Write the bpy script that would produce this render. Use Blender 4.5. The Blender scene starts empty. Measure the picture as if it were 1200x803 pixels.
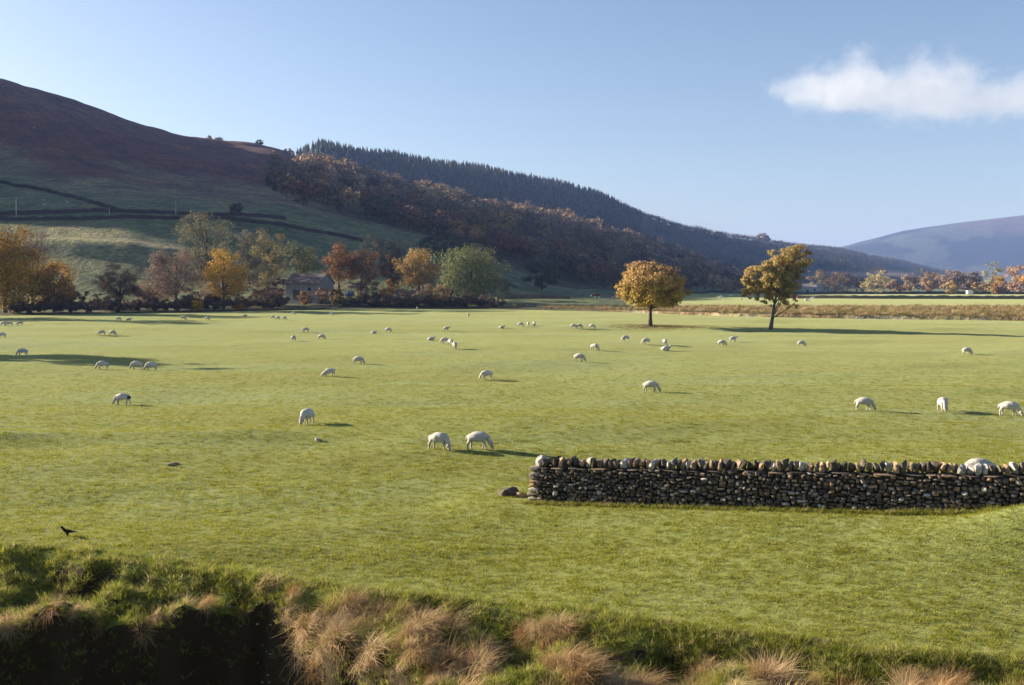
import bpy, bmesh, math, random
import numpy as np
from mathutils import Vector, Matrix, Euler

# ------------------------------------------------------------------ camera, sky, sun, exposure
scene = bpy.context.scene
F = 1167.0                 # focal length in photo pixels (1200 wide)
CAMZ = 6.3                 # eye height above the meadow
HY = 335.0                 # photo row of the horizon
cam_d = bpy.data.cameras.new('camera')
cam_d.sensor_width = 36.0
cam_d.lens = 36.0 * F / 1200.0
cam_d.shift_y = -(401.5 - HY) / 1200.0
cam_d.clip_start = 0.1
cam_d.clip_end = 40000
cam = bpy.data.objects.new('camera', cam_d)
scene.collection.objects.link(cam)
cam.location = (0, 0, CAMZ)
cam.rotation_euler = (math.radians(90), 0, 0)
scene.camera = cam

SUN_AZ = 22.0              # degrees ahead of due left
SUN_EL = 15.5
ca, sa = math.cos(math.radians(SUN_AZ)), math.sin(math.radians(SUN_AZ))
ce, se = math.cos(math.radians(SUN_EL)), math.sin(math.radians(SUN_EL))
SUN = Vector((-ca * ce, sa * ce, se))

world = bpy.data.worlds.new('World')
scene.world = world
world.use_nodes = True
wn = world.node_tree
sky = wn.nodes.new('ShaderNodeTexSky')
sky.sky_type = 'NISHITA'
sky.sun_disc = False
sky.sun_elevation = math.radians(SUN_EL)
sky.sun_rotation = math.radians(-(90 - SUN_AZ))
sky.altitude = 200
sky.air_density = 1.0
sky.dust_density = 1.2
sky.ozone_density = 2.3
bg = wn.nodes['Background']
tint = wn.nodes.new('ShaderNodeMix'); tint.data_type = 'RGBA'; tint.blend_type = 'MULTIPLY'
tint.inputs[0].default_value = 1.0; tint.inputs[7].default_value = (1.07, 0.985, 0.985, 1)   # white balance of the film
wn.links.new(sky.outputs[0], tint.inputs[6]); wn.links.new(tint.outputs[2], bg.inputs[0])
bg.inputs[1].default_value = 0.0505

sun_d = bpy.data.lights.new('sun', 'SUN')
sun_d.energy = 5.0
sun_d.angle = math.radians(0.5)
sun_d.color = (1.0, 0.85, 0.62)
sun = bpy.data.objects.new('sun', sun_d)
scene.collection.objects.link(sun)
sun.rotation_euler = SUN.to_track_quat('Z', 'Y').to_euler()
sun.location = (-60, 30, 60)

scene.view_settings.view_transform = 'Standard'
scene.view_settings.look = 'None'
scene.view_settings.gamma = 1.0
scene.view_settings.use_curve_mapping = False
scene.view_settings.exposure = 1.88
scene.render.engine = 'CYCLES'
scene.cycles.use_denoising = True
scene.cycles.max_bounces = 6
scene.cycles.diffuse_bounces = 3
scene.cycles.transparent_max_bounces = 16
scene.cycles.volume_bounces = 1

# ------------------------------------------------------------------ helpers
C = scene.collection
random.seed(7)


def tag(o, label=None, cat=None, group=None, kind=None):
    if label: o['label'] = label
    if cat: o['category'] = cat
    if group: o['group'] = group
    if kind: o['kind'] = kind
    return o


def link(o, parent=None):
    C.objects.link(o)
    if parent is not None:
        o.parent = parent
    return o


def empty(name, loc, rz=0.0):
    o = bpy.data.objects.new(name, None)
    o.location = loc
    o.rotation_euler = (0, 0, rz)
    o.empty_display_size = 0.2
    return link(o)


def mesh_np(name, V, Fs, mat=None, col=None, smooth=False):
    """V (n,3); Fs (m,k) int array of same-size faces or list of such; col per-vertex (n,3)."""
    V = np.asarray(V, dtype=np.float32)
    if isinstance(Fs, np.ndarray):
        Fs = [Fs]
    Fs = [f for f in Fs if len(f)]
    me = bpy.data.meshes.new(name)
    me.vertices.add(len(V))
    me.vertices.foreach_set('co', V.ravel())
    nl = sum(f.size for f in Fs)
    npoly = sum(len(f) for f in Fs)
    me.loops.add(nl)
    me.loops.foreach_set('vertex_index', np.concatenate([f.ravel() for f in Fs]).astype(np.int32))
    me.polygons.add(npoly)
    tot = np.concatenate([np.full(len(f), f.shape[1], dtype=np.int32) for f in Fs])
    st = np.concatenate([[0], np.cumsum(tot)[:-1]]).astype(np.int32)
    me.polygons.foreach_set('loop_start', st)
    me.polygons.foreach_set('loop_total', tot)
    me.polygons.foreach_set('use_smooth', np.full(npoly, smooth, dtype=bool))
    if col is not None:
        a = me.attributes.new('Col', 'FLOAT_COLOR', 'POINT')
        c4 = np.ones((len(V), 4), dtype=np.float32)
        c4[:, :3] = col
        a.data.foreach_set('color', c4.ravel())
    me.update(calc_edges=True)
    if mat is not None:
        me.materials.append(mat)
    return me


def obj(name, me, parent=None, loc=(0, 0, 0), rz=0.0):
    o = bpy.data.objects.new(name, me)
    o.location = loc
    o.rotation_euler = (0, 0, rz)
    return link(o, parent)


class MB:
    """collects tubes / boxes into one mesh"""
    def __init__(s):
        s.V = []; s.Q = []; s.T = []; s.C = []; s.n = 0

    def add(s, V, Q=None, T=None, col=None):
        V = np.asarray(V, dtype=float)
        s.V.append(V)
        if Q is not None and len(Q): s.Q.append(np.asarray(Q) + s.n)
        if T is not None and len(T): s.T.append(np.asarray(T) + s.n)
        if col is not None:
            s.C.append(np.broadcast_to(np.asarray(col, dtype=float), (len(V), 3)))
        s.n += len(V)

    def tube(s, pts, rad, sides=6, col=None):
        pts = np.asarray(pts, dtype=float)
        k = len(pts)
        V = []
        for i in range(k):
            d = pts[min(i + 1, k - 1)] - pts[max(i - 1, 0)]
            d = d / (np.linalg.norm(d) + 1e-9)
            a = np.cross(d, [0.31, 0.83, 0.47]); a /= (np.linalg.norm(a) + 1e-9)
            b = np.cross(d, a)
            for j in range(sides):
                t = 2 * math.pi * j / sides
                V.append(pts[i] + rad[i] * (math.cos(t) * a + math.sin(t) * b))
        Q = []
        for i in range(k - 1):
            for j in range(sides):
                j2 = (j + 1) % sides
                Q.append((i * sides + j, i * sides + j2, (i + 1) * sides + j2, (i + 1) * sides + j))
        s.add(V, Q, None, col)

    def box(s, c, size, rz=0.0, col=None):
        c = np.asarray(c, dtype=float); h = np.asarray(size, dtype=float) / 2
        V = np.array([[x, y, z] for x in (-1, 1) for y in (-1, 1) for z in (-1, 1)]) * h
        cr, sr = math.cos(rz), math.sin(rz)
        V = np.stack([V[:, 0] * cr - V[:, 1] * sr, V[:, 0] * sr + V[:, 1] * cr, V[:, 2]], 1) + c
        s.add(V, [(0, 1, 3, 2), (4, 6, 7, 5), (0, 4, 5, 1), (2, 3, 7, 6), (0, 2, 6, 4), (1, 5, 7, 3)], None, col)

    def mesh(s, name, mat=None, smooth=False):
        Fs = []
        if s.Q: Fs.append(np.concatenate(s.Q))
        if s.T: Fs.append(np.concatenate(s.T))
        col = np.concatenate(s.C) if s.C else None
        return mesh_np(name, np.concatenate(s.V), Fs, mat, col, smooth)


def _hash(ix, iy, seed):
    v = np.sin(ix * 127.1 + iy * 311.7 + seed * 74.7) * 43758.5453
    return v - np.floor(v)


def vnoise(x, y, seed=0):
    x = np.asarray(x, dtype=float); y = np.asarray(y, dtype=float)
    ix, iy = np.floor(x), np.floor(y)
    fx, fy = x - ix, y - iy
    fx = fx * fx * (3 - 2 * fx); fy = fy * fy * (3 - 2 * fy)
    a = _hash(ix, iy, seed); b = _hash(ix + 1, iy, seed)
    c = _hash(ix, iy + 1, seed); d = _hash(ix + 1, iy + 1, seed)
    return (a * (1 - fx) + b * fx) * (1 - fy) + (c * (1 - fx) + d * fx) * fy - 0.5


def fbm(x, y, octv=4, seed=0):
    s = 0; amp = 1.0; f = 1.0
    for o in range(octv):
        s = s + amp * vnoise(x * f, y * f, seed + o * 13)
        amp *= 0.5; f *= 2.03
    return s


def sstep(a, b, x):
    t = np.clip((np.asarray(x, dtype=float) - a) / (b - a), 0, 1)
    return t * t * (3 - 2 * t)


# ------------------------------------------------------------------ terrain height
def zpy(py, Y):
    return CAMZ + (HY - py) * Y / F


# far edge of the meadow (photo column -> distance)
YM_U = [-400, 0, 200, 400, 560, 700, 800, 900, 1000, 1200, 1600]
YM_Y = [195, 208, 232, 268, 270, 245, 217, 200, 190, 179, 165]
YB = 284.0


def Ym(u): return np.interp(u, YM_U, YM_Y)


# control lines of the valley side: for each photo column, (distance, height) pairs outwards
def _p(Y, py): return (Y, zpy(py, Y))


COLS = [
    (-1200, [(YB, 2), (300, 6), (365, 33), (510, 122), (760, 190), (930, 205), (1500, 225), (2500, 150), (3800, 120), (5500, 130), (9000, 60)]),  # unseen ground, this and next column: raised as a spur to shade the hillside
    (-300, [(YB, 2), (300, 6), (365, 33), (510, 128), (760, 195), (930, 208), (1500, 225), (2500, 150), (3800, 120), (5500, 130), (9000, 60)]),
    (0, [(YB, 2), (300, 6), _p(372, 256), _p(540, 190), _p(760, 94), (930, 160), (1500, 180), (2500, 150), (3800, 120), (5500, 130), (9000, 60)]),
    (90, [(YB, 2), (300, 6), _p(380, 255), _p(550, 196), _p(800, 122), (970, 145), (1500, 180), (2500, 150), (3800, 120), (5500, 130), (9000, 60)]),
    (150, [(YB, 1.5), (300, 5), _p(385, 254), _p(560, 205), _p(830, 148), (1000, 138), (1500, 190), (2500, 150), (3800, 120), (5500, 130), (9000, 60)]),
    (200, [(YB, 1.5), (300, 4), _p(392, 254), _p(575, 210), _p(850, 160), (1030, 134), (1500, 190), (2500, 150), (3800, 120), (5500, 130), (9000, 60)]),
    (270, [(YB, 1.2), (300, 3), _p(400, 256), _p(600, 218), _p(880, 170), (1050, 128), (1450, 180), (2500, 150), (3800, 120), (5500, 130), (9000, 60)]),
    (330, [(YB, 1.0), (300, 2.6), _p(415, 259), _p(615, 225), _p(890, 180), (1050, 118), (1420, 178), (2500, 150), (3800, 120), (5500, 130), (9000, 60)]),
    (375, [(YB, 1.0), (300, 2.6), _p(425, 266), _p(610, 232), _p(870, 202), (1020, 108), _p(1400, 173), (2500, 160), (3800, 120), (5500, 130), (9000, 60)]),
    (430, [(YB, 1.0), (300, 2.4), _p(435, 276), _p(600, 248), _p(850, 222), (1000, 92), _p(1470, 186), (2500, 160), (3800, 120), (5500, 130), (9000, 60)]),
    (500, [(YB, 1.0), (300, 2.2), _p(440, 290), _p(600, 265), _p(850, 236), (1000, 86), _p(1550, 196), (2500, 160), (3800, 120), (5500, 130), (9000, 60)]),
    (560, [(YB, 0.5), (315, 2.0), _p(430, 322), _p(600, 284), _p(900, 248), (1050, 80), _p(1620, 202), (2500, 160), (3800, 120), (5500, 130), (9000, 60)]),
    (640, [(YB, 0.4), (315, 2.0), (430, 3.2), _p(620, 306), _p(950, 258), (1100, 76), _p(1700, 217), (2500, 150), (3800, 120), (5500, 130), (9000, 60)]),
    (700, [(YB, 0.3), (315, 1.8), (430, 2.2), _p(650, 324), _p(1000, 274), (1200, 66), _p(1800, 232), (2600, 130), (3800, 110), (5500, 130), (9000, 60)]),
    (740, [(YB, 0.3), (315, 1.2), (450, 1.6), _p(680, 329), _p(1050, 286), (1250, 58), _p(1900, 252), (2700, 110), (3800, 100), (5500, 130), (9000, 60)]),
    (800, [(YB, 0.3), (315, 0.6), (500, 1.0), _p(750, 334), _p(1100, 308), (1300, 50), _p(2100, 271), (2900, 100), (3800, 90), (5500, 130), (9000, 60)]),
    (870, [(YB, 0.3), (315, 0.5), (600, 0.8), (900, 1.5), _p(1200, 330), (1500, 30), _p(2300, 282), (3100, 90), (3800, 80), (5500, 130), (9000, 60)]),
    (985, [(YB, 0.3), (315, 0.5), (600, 0.8), (900, 1.5), _p(1400, 326), (1800, 42), _p(2700, 296), (3300, 70), (3800, 60), _p(5500, 290), (9000, 100)]),
    (1060, [(YB, 0.3), (315, 0.5), (600, 0.8), (900, 1.5), _p(1400, 331), _p(2000, 321), _p(2900, 310), (3400, 40), (3900, 40), _p(5500, 271), (9000, 150)]),
    (1120, [(YB, 0.3), (315, 0.5), (600, 0.8), (900, 1.5), (1500, 3), _p(2000, 333), _p(3100, 323), (3500, 25), (4000, 40), _p(5500, 262), (9000, 150)]),
    (1200, [(YB, 0.3), (315, 0.5), (600, 0.8), (900, 1.5), (1500, 2.5), (2200, 4), (3300, 8), (3600, 12), (4000, 45), _p(5500, 253), (9000, 200)]),
    (1500, [(YB, 0.3), (315, 0.5), (600, 0.8), (900, 1.5), (1500, 2.5), (2200, 4), (3300, 8), (3600, 12), (4000, 50), _p(5500, 235), (9000, 200)]),
]
CU = np.array([c[0] for c in COLS], dtype=float)
CY = np.array([[p[0] for p in c[1]] for c in COLS], dtype=float)
CZ = np.array([[p[1] for p in c[1]] for c in COLS], dtype=float)

# front edge of the meadow above the stream (x -> distance), and the lip of the stream gully
_e = [(-300, 640), (0, 646), (100, 653), (200, 663), (300, 674), (400, 686), (500, 696), (600, 707), (700, 720),
      (800, 738), (900, 752), (1000, 764), (1100, 774), (1200, 781), (1500, 790)]
E_Y = np.array([CAMZ * F / (p[1] - HY) for p in _e]); E_X = np.array([(p[0] - 600) / F for p in _e]) * E_Y
G_X = np.array([-60, -13, -10.6, -8, -6.4, -5.7, -5.2, -4.8, -4.4, -3.6, -2.4, -1.4, 0, 3, 8, 14, 60])
G_Y = np.array([20.0, 20.3, 20.6, 20.8, 20.9, 21.05, 21.15, 20.9, 20.4, 19.6, 18.3, 17.3, 15.9, 14.9, 14.2, 13.6, 13])


def H(x, y, detail=True):
    x = np.asarray(x, dtype=float); y = np.asarray(y, dtype=float)
    x, y = np.broadcast_arrays(x, y)
    yy = np.maximum(y, 60.0)
    u = np.clip(600 + F * x / yy, -1200, 1500)
    # --- valley side
    k = CY.shape[1]
    PY = np.stack([np.interp(u, CU, CY[:, i]) for i in range(k)], -1)
    PZ = np.stack([np.interp(u, CU, CZ[:, i]) for i in range(k)], -1)
    dY = np.diff(PY, axis=-1); sec = np.diff(PZ, axis=-1) / dY
    m = np.zeros_like(PZ)
    s0, s1 = sec[..., :-1], sec[..., 1:]
    same = (s0 * s1) > 0
    m[..., 1:-1] = np.where(same, 2 * s0 * s1 / np.where(same, s0 + s1, 1), 0)
    m[..., 0] = 0; m[..., -1] = sec[..., -1]
    z = np.full(x.shape, 0.0)
    for i in range(k - 1):
        a, b = PY[..., i], PY[..., i + 1]
        t = np.clip((y - a) / (b - a), 0, 1); h = b - a
        zz = ((2 * t**3 - 3 * t**2 + 1) * PZ[..., i] + (t**3 - 2 * t**2 + t) * h * m[..., i]
              + (-2 * t**3 + 3 * t**2) * PZ[..., i + 1] + (t**3 - t**2) * h * m[..., i + 1])
        z = np.where((y >= a) & (y <= b), zz, z)
    z = np.where(y > PY[..., -1], PZ[..., -1], z)
    # --- valley floor between meadow edge and the foot
    ym = Ym(u)
    t = np.clip((y - ym) / (YB - ym), 0, 1)
    floor_end = PZ[..., 0]
    low = y < YB
    rough = 0.35 * sstep(0, 0.15, t) * (1 - t) + floor_end * sstep(0.2, 1, t)
    z = np.where(low, np.where(y > ym, rough, 0.0), z)
    # river channel on the right
    ch = sstep(690, 740, u) * sstep(ym, ym + 1.5, y) * (1 - sstep(ym + 10.5, ym + 12.5, y))
    z = z - 1.9 * ch * low
    # hill detail
    hill = sstep(300, 420, y) * sstep(1100, 600, u) + 0.5 * sstep(1500, 2500, y)
    hill = hill * (1 - 0.0)
    z = z + hill * (7.0 * fbm(x / 90, y / 120, 3, 5) * sstep(380, 800, y) + 2.2 * fbm(x / 28, y / 34, 3, 9))
    # sunlit bench below the road wall
    z = z + 2.6 * np.exp(-((y - 338 - 6 * fbm(x / 30, y * 0, 2, 3)) / 8.0)**2) * sstep(-40, 60, u) * sstep(260, 190, u)
    # --- meadow relief
    med = sstep(12, 26, y) * sstep(ym + 3, ym - 25, y)
    z = z + med * (0.75 * fbm(x / 38 + 3, y / 15, 2, 21) + 0.24 * fbm(x / 9, y / 5, 3, 31)
                   + 0.05 * fbm(x / 1.6, y / 1.2, 2, 41))
    z = z + 0.28 * np.exp(-((y - 41 - 1.2 * vnoise(x / 8, x * 0, 2)) / 1.4)**2) * sstep(-6, -12, x) * sstep(70, 60, y)
    # rise and mound at the drystone wall
    wl = 29.45 - 0.374 * (x - 0.52)
    z = z * (1 - 0.85 * sstep(4.0, 1.2, np.abs(y - wl)) * sstep(-3, 0.0, x) * sstep(26, 20, x) * sstep(70, 60, y))
    z = z + 0.05 * np.clip(x - 0.5, 0, 16) * sstep(17.5, 24, y) * sstep(46, 30, y)
    z = z + 0.66 * np.exp(-(np.maximum(0, 12.6 - x) / 2.4)**2 - ((y - 23.0) / 1.25)**2)
    # --- stream side
    ex = np.interp(x, E_X, E_Y) + 0.45 * fbm(x / 1.1, y * 0 + 5, 3, 51)
    gx = np.interp(x, G_X, G_Y) + 0.30 * fbm(x / 0.7, y * 0 + 9, 3, 61)
    deep = np.interp(x, [-14, -4, 0, 4, 12], [0.55, 0.5, 0.42, 0.38, 0.38])
    lump = fbm(x / 0.95, y / 0.7, 3, 71)
    s = sstep(ex + 0.1, ex - 0.75, y)
    z_t = z - s * (deep - 0.62 * lump) - 0.05 * np.clip(ex - y, 0, 6) * sstep(0.8, 0, s * 0)
    face = sstep(gx + 0.05, gx - 0.45, y)
    z_g = -2.75 + 0.25 * fbm(x / 1.2, y / 1.2, 3, 81)
    z_t = z_t * (1 - face) + np.minimum(z_t, z_g) * face
    nb = 4.55 - 0.555 * y + 0.3 * fbm(x / 1.5, y / 1.5, 2, 91)
    z_t = np.maximum(z_t, np.where(y < 14, nb, -99))
    z = np.where(y < 30, z_t, z)
    z = np.where(y < 0, 4.6 + 0.2 * fbm(x / 3, y / 3, 2, 93), z)
    return z


def h1(x, y): return float(H(np.array([x]), np.array([y]))[0])


_YS = np.concatenate([np.geomspace(14, 400, 900), np.geomspace(401, 8000, 700)])


def ground(px, py):
    """first point of the terrain on the line of sight of a photo pixel"""
    xs = (px - 600) * _YS / F
    zr = CAMZ + (HY - py) * _YS / F
    d = zr - H(xs, _YS)
    i = int(np.argmax(d <= 0)) if (d <= 0).any() else len(_YS) - 1
    if i == 0: i = 1
    a, b = d[i - 1], d[i]
    t = a / (a - b) if a != b else 0
    Y = _YS[i - 1] + t * (_YS[i] - _YS[i - 1])
    x = (px - 600) * Y / F
    return Vector((x, Y, h1(x, Y)))


# ------------------------------------------------------------------ materials
def newmat(name):
    m = bpy.data.materials.new(name)
    m.use_nodes = True
    nt = m.node_tree
    bsdf = nt.nodes['Principled BSDF']
    bsdf.inputs['Roughness'].default_value = 0.9
    bsdf.inputs['Specular IOR Level'].default_value = 0.15
    return m, nt, bsdf


def N(nt, t, **kw):
    n = nt.nodes.new(t)
    for k, v in kw.items():
        setattr(n, k, v)
    return n


def noise_node(nt, scale, detail=4.0, rough=0.6, vec=None, dist=0.0):
    n = N(nt, 'ShaderNodeTexNoise')
    n.inputs['Scale'].default_value = scale
    n.inputs['Detail'].default_value = detail
    n.inputs['Roughness'].default_value = rough
    n.inputs['Distortion'].default_value = dist
    if vec is not None: nt.links.new(vec, n.inputs['Vector'])
    return n


def ramp(nt, fac, stops):
    r = N(nt, 'ShaderNodeValToRGB')
    els = r.color_ramp.elements
    while len(els) < len(stops): els.new(0.5)
    for e, (p, c) in zip(els, stops):
        e.position = p
        e.color = (c[0], c[1], c[2], 1)
    nt.links.new(fac, r.inputs[0])
    return r


def mixc(nt, fac, a, b, mode='MIX'):
    n = N(nt, 'ShaderNodeMix', data_type='RGBA', blend_type=mode)
    for sock, v in ((n.inputs[0], fac), (n.inputs[6], a), (n.inputs[7], b)):
        if isinstance(v, (int, float)): sock.default_value = v
        elif isinstance(v, tuple): sock.default_value = (v[0], v[1], v[2], 1)
        else: nt.links.new(v, sock)
    return n.outputs[2]


def wpos(nt):
    return N(nt, 'ShaderNodeNewGeometry').outputs['Position']


def bump(nt, bsdf, height, strength, dist):
    b = N(nt, 'ShaderNodeBump')
    b.inputs['Strength'].default_value = strength
    b.inputs['Distance'].default_value = dist
    nt.links.new(height, b.inputs['Height'])
    nt.links.new(b.outputs[0], bsdf.inputs['Normal'])


def mapping(nt, vec, scale):
    m = N(nt, 'ShaderNodeMapping')
    m.inputs['Scale'].default_value = scale
    nt.links.new(vec, m.inputs['Vector'])
    return m.outputs[0]


def mat_meadow():
    m, nt, b = newmat('meadow_grass')
    p = wpos(nt)
    big = noise_node(nt, 0.07, 4, 0.6, mapping(nt, p, (0.4, 1.7, 1)))
    mid = noise_node(nt, 0.9, 5, 0.65, p)
    fine = noise_node(nt, 14, 4, 0.7, p)
    c1 = ramp(nt, big.outputs[0], [(0.34, (0.145, 0.150, 0.020)), (0.5, (0.152, 0.174, 0.034)), (0.66, (0.152, 0.188, 0.066))])
    c2 = ramp(nt, mid.outputs[0], [(0.3, (0.84, 0.85, 0.8)), (0.55, (1, 1, 1)), (0.75, (1.12, 1.08, 0.95))])
    c3 = ramp(nt, fine.outputs[0], [(0.3, (0.62, 0.66, 0.6)), (0.5, (1, 1, 1)), (0.72, (1.35, 1.3, 1.2))])
    c = mixc(nt, 1.0, c1.outputs[0], c2.outputs[0], 'MULTIPLY')
    c = mixc(nt, 1.0, c, c3.outputs[0], 'MULTIPLY')
    # bare soil where the ground stands steep (stream bank)
    g = N(nt, 'ShaderNodeNewGeometry')
    sx = N(nt, 'ShaderNodeSeparateXYZ'); nt.links.new(g.outputs['True Normal'], sx.inputs[0])
    st = N(nt, 'ShaderNodeMapRange'); st.inputs[1].default_value = 0.58; st.inputs[2].default_value = 0.78
    nt.links.new(sx.outputs[2], st.inputs[0])
    c = mixc(nt, st.outputs[0], (0.034, 0.022, 0.014), c)
    nt.links.new(c, b.inputs['Base Color'])
    b.inputs['Specular IOR Level'].default_value = 0.04
    b.inputs['Sheen Weight'].default_value = 0.16
    b.inputs['Sheen Roughness'].default_value = 0.5
    b.inputs['Sheen Tint'].default_value = (0.85, 0.9, 0.55, 1)
    h = N(nt, 'ShaderNodeMath', operation='ADD')
    f2 = noise_node(nt, 5, 5, 0.7, p)
    nt.links.new(fine.outputs[0], h.inputs[0]); nt.links.new(f2.outputs[0], h.inputs[1])
    bump(nt, b, h.outputs[0], 0.7, 0.06)
    return m


def mat_land():
    """valley side: ground cover colour of each field is stored on the mesh, the shader gives the grain"""
    m, nt, b = newmat('valley_ground')
    p = wpos(nt)
    a = N(nt, 'ShaderNodeAttribute', attribute_name='Col')
    n1 = noise_node(nt, 0.05, 6, 0.65, p)
    n2 = noise_node(nt, 0.5, 4, 0.7, p)
    n4 = noise_node(nt, 0.16, 6, 0.75, p)
    c1 = ramp(nt, n1.outputs[0], [(0.32, (0.6, 0.64, 0.68)), (0.5, (1, 1, 1)), (0.68, (1.45, 1.3, 1.15))])
    c2 = ramp(nt, n2.outputs[0], [(0.32, (0.55, 0.58, 0.6)), (0.5, (1, 1, 1)), (0.68, (1.5, 1.42, 1.3))])
    c4 = ramp(nt, n4.outputs[0], [(0.34, (0.62, 0.62, 0.62)), (0.5, (1, 1, 1)), (0.66, (1.45, 1.38, 1.3))])
    c = mixc(nt, 1.0, a.outputs[0], c1.outputs[0], 'MULTIPLY')
    c = mixc(nt, 1.0, c, c2.outputs[0], 'MULTIPLY')
    c = mixc(nt, 1.0, c, c4.outputs[0], 'MULTIPLY')
    nt.links.new(c, b.inputs['Base Color'])
    bump(nt, b, n2.outputs[0], 0.9, 1.2)
    return m


def mat_attr(name, transl=0.0, rough=0.9, vary=0.25, nscale=0.0):
    m, nt, b = newmat(name)
    a = N(nt, 'ShaderNodeAttribute', attribute_name='Col')
    col = a.outputs[0]
    if nscale:
        n = noise_node(nt, nscale, 4, 0.7, wpos(nt))
        r = ramp(nt, n.outputs[0], [(0.3, (1 - vary,) * 3), (0.7, (1 + vary,) * 3)])
        col = mixc(nt, 1.0, col, r.outputs[0], 'MULTIPLY')
    nt.links.new(col, b.inputs['Base Color'])
    b.inputs['Roughness'].default_value = rough
    if transl > 0:
        t = N(nt, 'ShaderNodeBsdfTranslucent')
        nt.links.new(col, t.inputs['Color'])
        mx = N(nt, 'ShaderNodeMixShader'); mx.inputs[0].default_value = transl
        nt.links.new(b.outputs[0], mx.inputs[1]); nt.links.new(t.outputs[0], mx.inputs[2])
        nt.links.new(mx.outputs[0], nt.nodes['Material Output'].inputs['Surface'])
    return m


def mat_plain(name, c, c2=None, scale=3.0, rough=0.85, bmp=0.3, bdist=0.03, objvar=0.0, spec=0.2, objspace=False):
    m, nt, b = newmat(name)
    vec = N(nt, 'ShaderNodeTexCoord').outputs['Object'] if objspace else wpos(nt)
    n = noise_node(nt, scale, 6, 0.65, vec)
    c2 = c2 or tuple(v * 0.6 for v in c)
    r = ramp(nt, n.outputs[0], [(0.32, c2), (0.68, c)])
    col = r.outputs[0]
    if objvar:
        oi = N(nt, 'ShaderNodeObjectInfo')
        rr = ramp(nt, oi.outputs['Random'], [(0.0, (1 - objvar,) * 3), (1.0, (1 + objvar,) * 3)])
        col = mixc(nt, 1.0, col, rr.outputs[0], 'MULTIPLY')
    nt.links.new(col, b.inputs['Base Color'])
    b.inputs['Roughness'].default_value = rough
    b.inputs['Specular IOR Level'].default_value = spec
    if bmp: bump(nt, b, n.outputs[0], bmp, bdist)
    return m


def mat_blade(name, stops, transl=0.35):
    m, nt, b = newmat(name)
    oi = N(nt, 'ShaderNodeObjectInfo')
    a = N(nt, 'ShaderNodeAttribute', attribute_name='Col')
    r = ramp(nt, oi.outputs['Random'], stops)
    col = mixc(nt, 1.0, r.outputs[0], a.outputs[0], 'MULTIPLY')
    nt.links.new(col, b.inputs['Base Color'])
    b.inputs['Roughness'].default_value = 0.7
    t = N(nt, 'ShaderNodeBsdfTranslucent'); nt.links.new(col, t.inputs['Color'])
    mx = N(nt, 'ShaderNodeMixShader'); mx.inputs[0].default_value = transl
    nt.links.new(b.outputs[0], mx.inputs[1]); nt.links.new(t.outputs[0], mx.inputs[2])
    nt.links.new(mx.outputs[0], nt.nodes['Material Output'].inputs['Surface'])
    return m


M_meadow = mat_meadow()
M_land = mat_land()
M_leaf = mat_attr('leaves', 0.22)
M_twig = mat_attr('twigs', 0.15)
M_bark = mat_plain('bark', (0.09, 0.07, 0.055), (0.035, 0.028, 0.022), 2.5)
M_birch = mat_plain('birch_bark', (0.20, 0.17, 0.14), (0.03, 0.025, 0.02), 3.5)
M_wood = mat_attr('wood_foliage', 0.1)
M_stone = mat_plain('wall_stone', (0.17, 0.14, 0.115), (0.05, 0.04, 0.034), 6.0, bmp=0.6, bdist=0.02, objvar=0.55)
M_stone_pale = mat_plain('lichen_stone', (0.50, 0.48, 0.45), (0.22, 0.20, 0.18), 9.0, bmp=0.6, bdist=0.02, objvar=0.25)
M_stone_tan = mat_plain('sandstone', (0.34, 0.24, 0.16), (0.15, 0.10, 0.07), 7.0, bmp=0.6, bdist=0.02, objvar=0.3)
M_stone_mix = mat_attr('wall_stone_small', 0, 0.9, 0.45, 9.0)
M_core = mat_plain('wall_core', (0.045, 0.037, 0.031), (0.02, 0.016, 0.014), 9.0)
M_wool = mat_plain('wool', (0.52, 0.50, 0.47), (0.36, 0.34, 0.31), 7.0, bmp=0.7, bdist=0.03, objspace=True, objvar=0.08)
M_face = mat_plain('sheep_face', (0.46, 0.41, 0.37), (0.32, 0.27, 0.24), 9.0, objspace=True)
M_mark = mat_plain('raddle_mark', (0.05, 0.05, 0.075), (0.03, 0.03, 0.05), 9.0, objspace=True)
M_red = mat_plain('red_coat', (0.16, 0.045, 0.02), (0.08, 0.02, 0.01), 4.0, objspace=True)
M_white = mat_plain('white_coat', (0.75, 0.72, 0.68), (0.6, 0.56, 0.5), 4.0, objspace=True)
M_crow = mat_plain('crow_feather', (0.010, 0.010, 0.012), (0.005, 0.005, 0.006), 20.0, rough=0.5, objspace=True)
M_farwall = mat_plain('field_wall_stone', (0.06, 0.046, 0.042), (0.025, 0.02, 0.02), 1.2, bmp=0.8, bdist=0.2)
M_shadewall = mat_plain('shade_darkened_gritstone', (0.028, 0.023, 0.022), (0.012, 0.010, 0.010), 1.2, bmp=0.8, bdist=0.2)  # dark gritstone, taken darker still to paint shade onto a sunlit wall
M_tanwall = mat_plain('tan_wall_stone', (0.20, 0.15, 0.10), (0.08, 0.06, 0.045), 1.2, bmp=0.8, bdist=0.2)
M_barnwall = mat_plain('barn_stone', (0.25, 0.25, 0.265), (0.15, 0.15, 0.16), 1.1, bmp=0.6, bdist=0.1)
M_slate = mat_plain('stone_slate', (0.20, 0.165, 0.155), (0.10, 0.08, 0.08), 0.9, bmp=0.6, bdist=0.1)
M_dark = mat_plain('dark_opening', (0.012, 0.012, 0.014), (0.006, 0.006, 0.008), 2)
M_timber = mat_plain('weathered_timber', (0.10, 0.085, 0.075), (0.05, 0.04, 0.035), 5)
M_pole = mat_plain('pale_pole', (0.36, 0.35, 0.36), (0.26, 0.25, 0.26), 5)
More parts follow.
